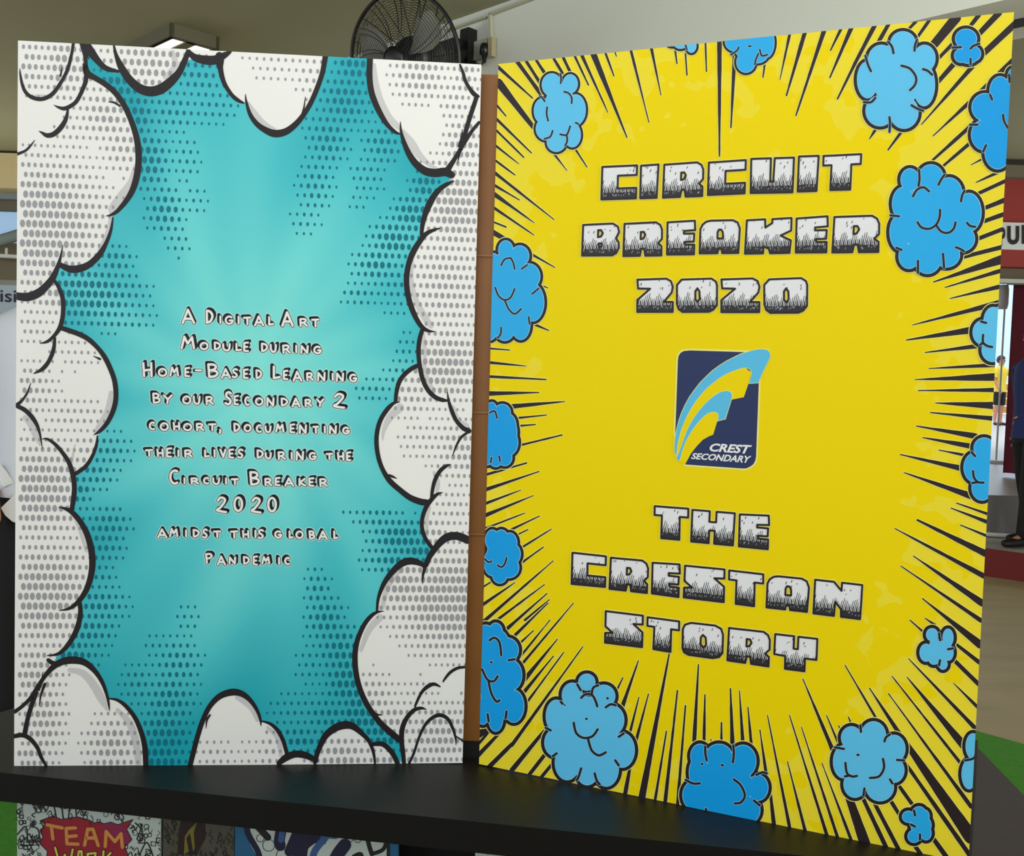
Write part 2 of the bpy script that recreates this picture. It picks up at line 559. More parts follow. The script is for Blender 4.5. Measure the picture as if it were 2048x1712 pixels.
# speaker on a pole by the curtain
root = empty('pole_speaker', far(2000, 781, 9.5)); tag(root, 'slim white loudspeaker on a thin pole left of the stage curtain', 'speaker')
p = far(2000, 781, 9.5); q = far(2003, 570, 9.5); r = far(2003, 618, 9.5)
mb = MB(); mb.lathe([(0.0, 0), (0.05, 0), (0.06, 0.05), (0.06, q.z - r.z - 0.05), (0.05, q.z - r.z), (0.0, q.z - r.z)], (r.x - p.x, r.y - p.y, r.z - p.z), (0, 0, 1), WHITEP); mb.build('speaker_body', root)
mb = MB(); mb.tube([(0, 0, ST2 - p.z), (0, 0, r.z - p.z)], 0.009, WHITEP, 8); mb.build('pole', root)
mb = MB(); mb.lathe([(0.0, 0), (0.2, 0), (0.2, 0.015), (0.02, 0.03), (0, 0.03)], (0, 0, ST2 - p.z), (0, 0, 1), WHITEP); mb.build('base', root)
# black rail under the beam near the top right
rc = on_z(2035, 47, BEAM_Z - 0.014)
mb = MB(); mb.box(rc, (1.6, 0.012, 0.026), mat('black_rail', (16, 16, 18), 0.5), axes=(A, B, Vector((0, 0, 1))))
tag(mb.build('black_rail'), 'black rail under the beam at the top right corner of the yellow board', 'rail')

# turf and mats on the floor
TURF = mat('green_turf', (64, 138, 26), 0.95, var=0.25, scale=60, bump=0.6)
MATM = mat('dark_grey_mat', (78, 70, 70), 0.9, var=0.1, scale=40)
mb = MB()
P = [on_z(x, y, 0) for x, y in ((1880, 1448), (2048, 1495), (2300, 1566), (2300, 1890), (2048, 1600), (1930, 1478))]
mb.prism([(p.x, p.y) for p in P][::-1], 0, 0.012, TURF); tag(mb.build('turf_mat'), 'green turf mat on the floor right of the yellow board', 'turf mat')
mb = MB()
P = [on_z(x, y, 0) for x, y in ((1910, 1457), (2048, 1601), (2300, 1890), (2300, 2500), (1850, 2500), (1800, 1457))]
mb.prism([(p.x, p.y) for p in P][::-1], 0, 0.014, MATM); tag(mb.build('floor_mat'), 'dark grey mat on the floor behind the right end of the table', 'mat')
mb = MB()
P = [on_z(x, y, 0) for x, y in ((-700, 1560), (60, 1560), (60, 1900), (-700, 1900))]
mb.prism([(p.x, p.y) for p in P][::-1], 0, 0.012, TURF); tag(mb.build('turf_mat'), 'green turf mat under the left end of the black table', 'turf mat')

# ------------------------------------------------------------------ ceiling light
root_p = on_z(342, 45, CEIL)
pl = on_z(262, 82, CEIL); pr = on_z(437, 75, CEIL)
la = (root_p - pl).length * 1.9; lb = (root_p - pr).length
hh = 0.075
FIXT = mat('fixture_shaded_paint', (104, 101, 78), 0.7); TUBEM = mat('lit_diffuser', (255, 255, 236), 0.5, emit=1.6)  # housing colour darkened so its sides look unlit
root = empty('ceiling_light', root_p); tag(root, 'square box ceiling light with lit recesses, half hidden by the left board', 'ceiling light')
mb = MB()
ctr = A * (la / 2) + B * (lb / 2)
# box shell: four sides and a bottom with two openings
Z = Vector((0, 0, 1))
def bx(c_, sx, sy, sz, m_, mb_): mb_.box(c_, (sx, sy, sz), m_, axes=(A, B, Z))
t = 0.02
for (ca, cb, sa, sb) in ((la / 2, t / 2, la, t), (la / 2, lb - t / 2, la, t), (t / 2, lb / 2, t, lb), (la - t / 2, lb / 2, t, lb)):
    bx(A * ca + B * cb - Z * (hh / 2), sa, sb, hh, FIXT, mb)
for f0_, f1_ in ((0, .04), (.33, .53), (.88, 1)):
    bx(A * (la / 2) + B * (lb * (f0_ + f1_) / 2) - Z * (hh - 0.004), la, lb * (f1_ - f0_), 0.008, FIXT, mb)
for ca in (0.01, la - 0.01): bx(A * ca + B * (lb / 2) - Z * (hh - 0.004), 0.02, lb, 0.0075, FIXT, mb)
mb.build('housing', root)
for c0_, c1_ in ((lb * .04, lb * .33), (lb * .53, lb * .88)):
    mb = MB(); bx(A * (la / 2) + B * ((c0_ + c1_) / 2) - Z * (hh - 0.010), la - 0.04, c1_ - c0_, 0.005, TUBEM, mb); mb.build('diffuser', root)

# ------------------------------------------------------------------ wall fan
BLK = mat('black_fan_plastic', (12, 12, 13), 0.4)
WIRE = mat('black_fan_wire', (18, 18, 20), 0.35)
ax = Vector((0.44, 0.86, 0.26)).normalized()      # from the grill's front to the motor
FC = CAM + ray(808, 119) * 4.42                    # centre of the cage rim
R = 0.272
root = empty('wall_fan', FC); tag(root, 'black wire cage wall fan mounted under the ceiling behind the boards', 'fan')
fx = ax.cross(Vector((0, 0, 1))).normalized(); fy = fx.cross(ax).normalized()


def ringp(r_, h, n=64):
    return [fx * (r_ * math.cos(2 * math.pi * i / n)) + fy * (r_ * math.sin(2 * math.pi * i / n)) + ax * h for i in range(n)]


mb = MB(); mb.tube(ringp(R, 0), 0.0085, BLK, 8, closed=True); mb.build('cage_rim', root)
for side, nm in ((-1, 'front_grill'), (1, 'rear_grill')):
    mb = MB(); dep = 0.085
    def hz(r_): return side * dep * math.cos(min(1, r_ / R) * math.pi / 2) ** 0.6
    for k in range(22):
        r_ = 0.05 + (R - 0.055) * k / 22
        mb.tube(ringp(r_, hz(r_), 48), 0.0013, WIRE, 4, closed=True)
    for k in range(12 if side < 0 else 16):
        for off in ((-0.06, 0.06) if side < 0 else (0,)):
            an0 = 2 * math.pi * k / (12 if side < 0 else 16) + off
            pts = []
            for j in range(9):
                r_ = 0.045 + (R - 0.045) * j / 8; an = an0 - 0.55 * (1 - j / 8) * (1 if side < 0 else 0)
                pts.append(fx * (r_ * math.cos(an)) + fy * (r_ * math.sin(an)) + ax * hz(r_))
            if side > 0 or k % 1 == 0: mb.tube(pts, 0.0022, WIRE, 4)
    mb.build(nm, root)
mb = MB(); mb.lathe([(0.0, -0.092), (0.035, -0.09), (0.05, -0.082), (0.05, -0.074), (0.0, -0.072)], (0, 0, 0), ax, BLK); mb.build('badge', root)
mb = MB(); mb.lathe([(0.0, 0.02), (0.06, 0.022), (0.095, 0.05), (0.102, 0.12), (0.098, 0.20), (0.07, 0.25), (0.0, 0.26)], (0, 0, 0), ax, BLK, 32); mb.build('motor', root)
for k in range(3):
    vs = []; fs = []
    for i in range(7):
        for j in range(7):
            r_ = 0.04 + 0.19 * i / 6; wdt = 0.25 + 0.75 * math.sin(math.pi * (0.15 + 0.7 * i / 6))
            an = 2 * math.pi * k / 3 + 0.6 + (j / 6 - 0.5) * wdt
            vs.append(fx * (r_ * math.cos(an)) + fy * (r_ * math.sin(an)) + ax * (-0.03 + 0.05 * (j / 6)))
    for i in range(6):
        for j in range(6): fs.append((i * 7 + j, i * 7 + j + 1, (i + 1) * 7 + j + 1, (i + 1) * 7 + j))
    mb = MB(); mb.quadmesh(vs, fs, mat('smoke_grey_blade', (150, 152, 140), 0.3)); mb.build('blade', root)
# bracket on the beam face
bp = on_plane(945, 104, P0, B)
mb = MB(); q0 = bp - FC
mb.box(q0 + NB * 0.03, (0.06, 0.06, 0.20), BLK, axes=(A, NB, Z))
mb.box(q0 + NB * 0.075 - Z * 0.025 + A * 0.06, (0.13, 0.10, 0.13), BLK, axes=(A, NB, Z))
mb.tube([q0 + NB * 0.06 - Z * 0.02, ax * 0.24 - Z * 0.03, ax * 0.18], 0.03, BLK, 10)
mb.build('wall_bracket', root)
mb = MB(); k0 = on_plane(969, 100, P0 + NB * 0.03, B) - FC
mb.lathe([(0, 0.035), (0.017, 0.03), (0.024, 0.01), (0.024, -0.02), (0.013, -0.026), (0.009, -0.06), (0.0, -0.065)], k0, (0, 0, 1), BLK, 16); mb.build('plug', root)
mb = MB(); mb.tube([k0 - Z * 0.05, k0 - Z * 0.07 + A * 0.02, q0 + NB * 0.05 - Z * 0.06], 0.006, BLK, 6); mb.build('cord', root)
# trunking on the beam
TRK = mat('trunking_plastic', (172, 170, 146), 0.5)
root = empty('cable_trunking', P0); tag(root, 'cream cable trunking on the beam with a drop to the fan', 'cable trunking')


def trunk(a_, b_, w_, name, off=0.012):
    pa = on_plane(a_[0], a_[1], P0 + NB * off, B) - P0; pb = on_plane(b_[0], b_[1], P0 + NB * off, B) - P0
    d = (pb - pa).normalized(); s_ = d.cross(NB).normalized()
    mb_ = MB(); mb_.box((pa + pb) / 2, ((pb - pa).length, w_, 0.02), TRK, axes=(d, s_, NB)); mb_.build(name, root)


trunk((980, 29), (1180, -46), 0.012, 'trunking_run'); trunk((895, 62), (972, 34), 0.010, 'trunking_run')
trunk((981, 27), (984, 112), 0.012, 'trunking_drop'); trunk((965, 119), (986, 111), 0.014, 'trunking_run')
sk = on_plane(984, 95, P0 + NB * 0.02, B) - P0
mb = MB(); mb.box(sk, (0.026, 0.09, 0.03), mat('socket_plastic', (160, 150, 118), 0.5), axes=(A, Z, NB)); mb.build('joint_box', root)
sk = on_plane(960, 100, P0 + NB * 0.01, B) - P0
mb = MB(); mb.box(sk, (0.12, 0.09, 0.02), mat('socket_plate', (170, 172, 160), 0.5), axes=(A, Z, NB)); mb.build('socket_plate', root)

# ------------------------------------------------------------------ table
TB = mat('black_laminate', (24, 23, 20), 0.5, 0.32, var=0.12, scale=120, bump=0.05)
TF = mat('black_edge_band', (15, 14, 13), 0.6, 0.2, var=0.1, scale=150)
fl = on_z(0, 1545, TZ); fr = on_z(1024, 1651, TZ)
fd = (fr - fl).normalized()
s0 = on_z(0, 1425, TZ); s1 = on_z(28, 1416, TZ); sd = (s1 - s0).normalized()


def isect(p, d, q, e):
    den = d.x * e.y - d.y * e.x
    t_ = ((q.x - p.x) * e.y - (q.y - p.y) * e.x) / den
    return p + d * t_


LF = isect(fl, fd, s0, sd)
RF = on_z(1939, 1742, TZ); RF = LF + fd * (RF - LF).dot(fd)
LB = LF + sd * 0.52; RB = RF + Vector((0.45, 0.89, 0)).normalized() * 0.40
TT = 0.034
root = empty('black_table', (LF.x, LF.y, 0)); tag(root, 'black laminate table top holding the two comic boards', 'table')
O = Vector((LF.x, LF.y, 0))
mb = MB(); P = [LF - O, RF - O, RB - O, LB - O]
mb.face([(p.x, p.y, TZ) for p in P], TB)
mb.face([(p.x, p.y, TZ - TT) for p in P[::-1]], TF)
for i in range(4):
    a, b = P[i], P[(i + 1) % 4]
    mb.face([(a.x, a.y, TZ - TT), (b.x, b.y, TZ - TT), (b.x, b.y, TZ), (a.x, a.y, TZ)], TF)
mb.build('table_top', root)
cx = sum(p.x for p in P) / 4; cy = sum(p.y for p in P) / 4
for p in P:
    q = (p.x + (cx - p.x) * 0.07, p.y + (cy - p.y) * 0.12)
    mb = MB(); mb.box((q[0], q[1], (TZ - TT) / 2), (0.04, 0.04, TZ - TT), TF, rz=math.atan2(fd.y, fd.x)); mb.build('leg', root)
SHZ = 0.28
PN = Vector((-fd.y, fd.x, 0))
PO = fl + PN * 0.06; PO.z = SHZ
T0 = (on_plane(34, 1650, PO, PN) - LF).dot(fd); T1 = (RF - LF).length - 0.06
S = [fd * T0 + PN * 0.04, fd * T1 + PN * 0.04, fd * T1 + PN * 0.30, fd * T0 + PN * 0.30]
mb = MB(); mb.prism([(p.x, p.y) for p in S], SHZ - 0.02, SHZ, TF); mb.build('lower_shelf', root)
for q_ in (fd * (T0 + 0.06) + PN * 0.22, fd * (T0 + 0.62) + PN * 0.22):
    mb = MB(); mb.box((q_.x, q_.y, (TZ - TT) / 2), (0.03, 0.03, TZ - TT), TF, rz=math.atan2(fd.y, fd.x)); mb.build('leg', root)

# ------------------------------------------------------------------ print colours
WH = mat('white_print', (243, 243, 241), 0.5, 0.3)
FOAM = mat('foam_board_edge', (236, 236, 230), 0.7)
BK = mat('comic_black_print', (34, 28, 32), 0.5, 0.3)
GR = mat('grey_dot_print', (160, 160, 166), 0.5, 0.3)
SHD = mat('light_grey_print', (208, 207, 210), 0.5, 0.3)
TD = mat('teal_dot_print', (0, 118, 138), 0.5, 0.3)

# swirling sunburst print
SUN = bpy.data.materials.new('teal_sunburst_print'); SUN.use_nodes = True
nt = SUN.node_tree; N_ = nt.nodes; Lk = nt.links
tc = N_.new('ShaderNodeTexCoord'); sp = N_.new('ShaderNodeSeparateXYZ'); Lk.new(tc.outputs['Object'], sp.inputs[0])


def M(op, a, b=None, c=None):
    n = N_.new('ShaderNodeMath'); n.operation = op
    for i, v in enumerate((a, b, c)):
        if v is None: continue
        if isinstance(v, (int, float)): n.inputs[i].default_value = v
        else: Lk.new(v, n.inputs[i])
    return n.outputs[0]


BOARD = 'placeholder'
CU, CV = 0.275, 0.455
dx = M('SUBTRACT', sp.outputs[0], CU); dz = M('SUBTRACT', sp.outputs[2], CV)
r2 = M('ADD', M('MULTIPLY', M('MULTIPLY', dx, dx), 2.4), M('MULTIPLY', dz, dz)); rr = M('SQRT', r2)
an = M('ARCTAN2', dz, dx)
wv = M('SINE', M('ADD', M('MULTIPLY', an, 17.0), M('MULTIPLY', rr, 11.0)))
wv2 = M('SINE', M('ADD', M('MULTIPLY', an, 7.0), M('MULTIPLY', rr, 16.0)))
amp = M('MULTIPLY', rr, 0.55)
fac = M('ADD', M('MULTIPLY', rr, 2.1), M('MULTIPLY', amp, M('ADD', M('MULTIPLY', wv, 0.4), M('MULTIPLY', wv2, 0.6))))
rp = N_.new('ShaderNodeValToRGB')
e = rp.color_ramp.elements
e[0].position = 0.0; e[0].color = (*lin((138, 238, 232)), 1)
e[1].position = 1.0; e[1].color = (*lin((20, 168, 186)), 1)
n1 = e.new(0.3); n1.color = (*lin((112, 222, 224)), 1)
n2 = e.new(0.62); n2.color = (*lin((72, 198, 210)), 1)
Lk.new(fac, rp.inputs[0]); Lk.new(rp.outputs[0], N_['Principled BSDF'].inputs['Base Color'])
N_['Principled BSDF'].inputs['Roughness'].default_value = 0.5
N_['Principled BSDF'].inputs['Specular IOR Level'].default_value = 0.3

# ------------------------------------------------------------------ left board
bl = Vector((-0.5752, 1.1022, TZ)); th = 0.08127; lean = 0.00923
ud = Vector((math.cos(th), math.sin(th), 0)); nn = Vector((-math.sin(th), math.cos(th), 0))
vd = Vector((0, 0, 1)) * math.cos(lean) + nn * math.sin(lean)
LQ = [(36, 81), (963, 129), (925, 1526), (28, 1534)]
LBD = Sheet('cloud_board', bl, ud, vd, LQ)
tag(LBD.root, 'left display board with white comic clouds on a teal sunburst', 'display board')


def panel(sh, th_=0.005, m_=None, e_=None):
    P_ = [sh.L(p_) for p_ in sh.clip]
    mb_ = MB()
    mb_.face([(p_[0], 0, p_[2]) for p_ in P_], m_)
    mb_.face([(p_[0], th_, p_[2]) for p_ in P_[::-1]], e_)
    for i in range(4):
        a_, b_ = P_[i], P_[(i + 1) % 4]
        mb_.face([(a_[0], 0, a_[2]), (b_[0], 0, b_[2]), (b_[0], th_, b_[2]), (a_[0], th_, a_[2])], e_)
    return mb_.build('panel', sh.root)


panel(LBD, 0.005, WH, FOAM)
TEAL = [(172, 92), (195, 128), (222, 141), (240, 145), (250, 160), (275, 177), (300, 184), (325, 178), (345, 163), (360, 145), (370, 122), (385, 118), (410, 122), (436, 122), (440, 142), (448, 165), (462, 188), (480, 203), (491, 205), (493, 215), (500, 228), (512, 246), (527, 258), (548, 267), (570, 264), (590, 250), (607, 230), (622, 205), (635, 175), (645, 145), (651, 108), (738, 112), (739, 150), (742, 180), (750, 205), (762, 230), (775, 250), (795, 266), (803, 268), (808, 285), (818, 308), (832, 328), (850, 342), (870, 347), (890, 346), (903, 354), (895, 366), (880, 378), (868, 392), (858, 410), (850, 430), (845, 450), (843, 474), (838, 485), (826, 505), (817, 530), (813, 560), (816, 590), (823, 615), (833, 638), (844, 655), (839, 680), (837, 705), (839, 730), (822, 738), (808, 750), (798, 765), (793, 785), (790, 804), (775, 818), (762, 838), (755, 860), (753, 885), (757, 915), (766, 940), (780, 962), (800, 980), (820, 995), (840, 1003), (853, 1012), (845, 1035), (844, 1055), (850, 1075), (862, 1097), (858, 1115), (850, 1130), (825, 1122), (805, 1126), (788, 1140), (772, 1160), (762, 1180), (756, 1200), (754, 1224), (742, 1232), (728, 1250), (715, 1280), (710, 1310), (712, 1345), (720, 1378), (732, 1405), (748, 1430), (765, 1450), (785, 1468), (803, 1480), (804, 1500), (800, 1530), (795, 1524), (788, 1510), (775, 1495), (760, 1487), (745, 1488), (735, 1478), (722, 1465), (705, 1452), (688, 1450), (670, 1456), (652, 1470), (642, 1488), (635, 1505), (628, 1516), (610, 1510), (590, 1508), (575, 1513), (572, 1500), (566, 1480), (555, 1460), (540, 1447), (521, 1442), (515, 1422), (502, 1402), (485, 1388), (465, 1384), (440, 1392), (420, 1412), (406, 1440), (396, 1470), (388, 1500), (380, 1540), (292, 1540), (290, 1495), (283, 1465), (270, 1435), (252, 1412), (235, 1400), (218, 1397), (214, 1390), (205, 1365), (190, 1342), (170, 1325), (148, 1320), (125, 1323), (108, 1326), (115, 1308), (130, 1297), (144, 1278), (154, 1258), (160, 1235), (160, 1210), (160, 1200), (170, 1185), (180, 1160), (185, 1130), (183, 1100), (175, 1070), (162, 1045), (145, 1025), (143, 1022), (147, 1000), (149, 975), (148, 950), (155, 945), (172, 932), (185, 912), (193, 890), (195, 872), (205, 860), (215, 845), (227, 820), (232, 795), (230, 765), (222, 740), (210, 715), (195, 695), (175, 677), (155, 667), (135, 660), (121, 655), (126, 630), (126, 600), (118, 575), (108, 560), (118, 532), (140, 538), (160, 537), (180, 528), (200, 508), (213, 485), (222, 460), (226, 432), (240, 418), (250, 405), (263, 385), (272, 360), (277, 330), (277, 300), (272, 270), (262, 240), (248, 210), (230, 185), (210, 168), (190, 155), (175, 145), (173, 120)]
mb = MB(); LBD.shape(mb, TEAL, 1, SUN); mb.build('sunburst_print', LBD.root)

# light grey inner shading of the clouds (part of the print)
SHADES = ["748 130 8,750 165 14,758 200 18,775 232 16,798 255 10", "806 260 4,822 285 16,838 310 14,860 330 8,875 336 2",
          "497 205 4,510 228 12,528 248 12,550 258 4", "270 330 4,262 365 14,245 390 18,225 415 14,222 424 8",
          "222 785 8,215 825 14,200 850 12,190 863 4", "222 435 6,214 470 10,198 500 6", "150 1030 10,165 1065 14,174 1100 10",
          "50 835 10,64 852 14,72 870 14,80 890 4", "140 1340 10,165 1346 14,186 1368 16,203 1398 16,214 1420 4",
          "235 1420 8,260 1448 14,273 1490 14,277 1530 12", "475 1395 10,500 1412 12,515 1440 8",
          "825 520 6,822 560 10,832 600 10,850 635 14,862 652 10", "800 815 16,780 835 14,768 860 8,765 880 3",
          "905 815 10,915 840 12,935 850 6", "800 1140 8,775 1175 10,765 1215 8", "760 1235 14,738 1260 12,722 1300 8",
          "535 1455 6,555 1475 10,562 1510 8", "345 105 10,350 130 12,330 155 8", "128 150 3,120 170 6,100 190 5,70 190 3",
          "868 945 6,876 965 8,873 990 5", "858 1015 8,853 1040 8,855 1070 5", "150 890 3,142 930 6", "845 665 8,850 700 8,850 740 8,865 780 8"]


def P3(s_):
    return [tuple(float(a_) for a_ in t_.split()) for t_ in s_.split(',')]


for s_ in SHADES:
    mb = MB(); LBD.stroke(mb, P3(s_), 1, SHD); mb.build('cloud_shading', LBD.root)

# halftone dots
GBL = [(80, 450, 130, 130, 1.2), (170, 380, 60, 40, .3), (60, 130, 60, 60, .75), (130, 130, 50, 70, 1), (60, 285, 50, 30, .3), (215, 230, 60, 60, .9), (250, 290, 50, 60, .8), (150, 260, 60, 60, .45), (300, 130, 110, 60, .95), (80, 980, 110, 100, 1.1), (60, 1090, 90, 30, .55),
       (90, 1190, 110, 110, 1.1), (70, 1350, 60, 70, .9), (85, 1440, 50, 90, .9), (225, 1490, 60, 60, .95), (60, 1510, 50, 30, .8), (150, 700, 90, 80, .35), (60, 780, 60, 60, .7), (150, 830, 90, 50, .5), (60, 650, 60, 60, .45), (110, 590, 40, 40, .9), (190, 910, 60, 50, .75),
       (890, 570, 90, 130, .75), (890, 730, 90, 80, 1.05), (910, 410, 80, 100, 1.05), (840, 150, 60, 60, .85), (925, 290, 40, 60, .9), (910, 200, 40, 60, .6), (560, 120, 100, 60, .42), (620, 150, 40, 60, .55), (920, 900, 60, 70, .75), (860, 880, 80, 60, .45),
       (895, 1200, 110, 110, 1.15), (800, 1170, 70, 70, 1.0), (745, 1400, 50, 60, .75), (880, 1470, 80, 70, .85), (830, 1380, 60, 60, .35), (790, 1440, 50, 40, .8), (680, 1510, 70, 40, .95), (800, 1530, 90, 30, .9), (430, 1510, 50, 40, .5), (500, 1510, 60, 50, .35), (540, 1500, 30, 50, .6), (905, 1020, 50, 60, .5), (870, 1070, 30, 40, .8), (940, 1430, 30, 60, .7), (820, 790, 60, 50, .7), (930, 150, 30, 60, .75)]
TBL = [(230, 175, 50, 40, 1.1), (270, 230, 40, 50, 1.1), (295, 320, 45, 60, 1.1), (330, 420, 40, 50, .95), (355, 480, 30, 50, .5), (400, 150, 60, 50, .7), (420, 210, 70, 50, .55), (345, 220, 70, 50, .7), (370, 320, 40, 60, .5), (390, 400, 40, 50, .4), (170, 590, 110, 60, 1.1), (230, 640, 90, 30, .6), (230, 520, 40, 30, .8),
       (710, 130, 40, 40, 1.1), (690, 200, 55, 60, .95), (655, 280, 45, 60, .85), (630, 370, 40, 60, .7), (610, 440, 40, 40, .45), (765, 290, 40, 40, .85), (735, 350, 45, 50, .5), (715, 410, 40, 40, .35), (850, 370, 30, 30, 1.1), (825, 430, 40, 40, 1.2), (790, 480, 50, 40, 1.1), (755, 530, 50, 40, .95), (720, 590, 50, 30, .6), (800, 560, 60, 60, .6), (790, 620, 50, 30, .35),
       (810, 700, 30, 40, .5), (800, 760, 40, 40, .55), (745, 780, 50, 30, .5), (210, 900, 60, 40, .7), (180, 945, 60, 40, .75), (160, 980, 30, 30, .9), (215, 1050, 50, 40, .85), (205, 1090, 50, 40, .8), (200, 1150, 40, 40, .55), (195, 1210, 60, 40, .85), (175, 1260, 60, 40, .9), (140, 1310, 60, 40, 1.), (160, 1020, 40, 30, .4),
       (710, 1020, 50, 20, .4), (760, 1040, 60, 30, .7), (800, 1075, 60, 40, 1.1), (840, 1100, 40, 30, 1.1), (790, 1120, 70, 30, .9), (635, 1180, 30, 50, .7), (650, 1240, 40, 50, .95), (680, 1300, 50, 60, .95), (700, 1360, 50, 60, 1.2), (725, 1430, 50, 50, 1.3), (770, 1470, 40, 40, 1.2), (660, 1430, 60, 40, .8), (590, 1420, 80, 50, .45), (600, 1480, 50, 30, .9), (620, 1330, 40, 50, .5),
       (355, 1330, 50, 60, .75), (340, 1400, 50, 60, .95), (330, 1470, 50, 60, 1.15), (310, 1520, 60, 40, 1.3), (275, 1370, 40, 50, .6), (375, 1240, 40, 60, .4), (310, 1290, 40, 40, .4)]


def field(F, x, y):
    return max(a_ * math.exp(-(((x - cx_) / sx_) ** 2 + ((y - cy_) / sy_) ** 2) * 0.9) for cx_, cy_, sx_, sy_, a_ in F)


qm = quadmap(LQ)
# columns across the board are a little closer together near both sides
cols = [0.012]
while cols[-1] < 0.995:
    x = cols[-1]; cols.append(x + (11.6 + 2.9 * (1 - ((x - 0.47) / 0.53) ** 2)) / 930)
mg = MB(); mt = MB()
NR = 74
for r_i in range(NR):
    v_ = (r_i + 0.6) / NR
    for c_i, u_ in enumerate(cols[:-1]):
        uu = u_ if r_i % 2 == 0 else (u_ + cols[c_i + 1]) / 2
        x, y = qm(uu, v_)
        tl = inside((x, y), TEAL)
        f = field(TBL if tl else GBL, x, y)
        f += random.uniform(-.04, .04)
        if f < 0.25: continue
        f = min(1.0, f)
        rx = 1.2 + 3.9 * f; ry = 1.5 + 6.2 * f
        LBD.fill(mt if tl else mg, ell(x, y, rx, ry, 10), 2, TD if tl else GR)
tag(mt.build('teal_halftone_dots', LBD.root), kind='stuff')
tag(mg.build('grey_halftone_dots', LBD.root), kind='stuff')

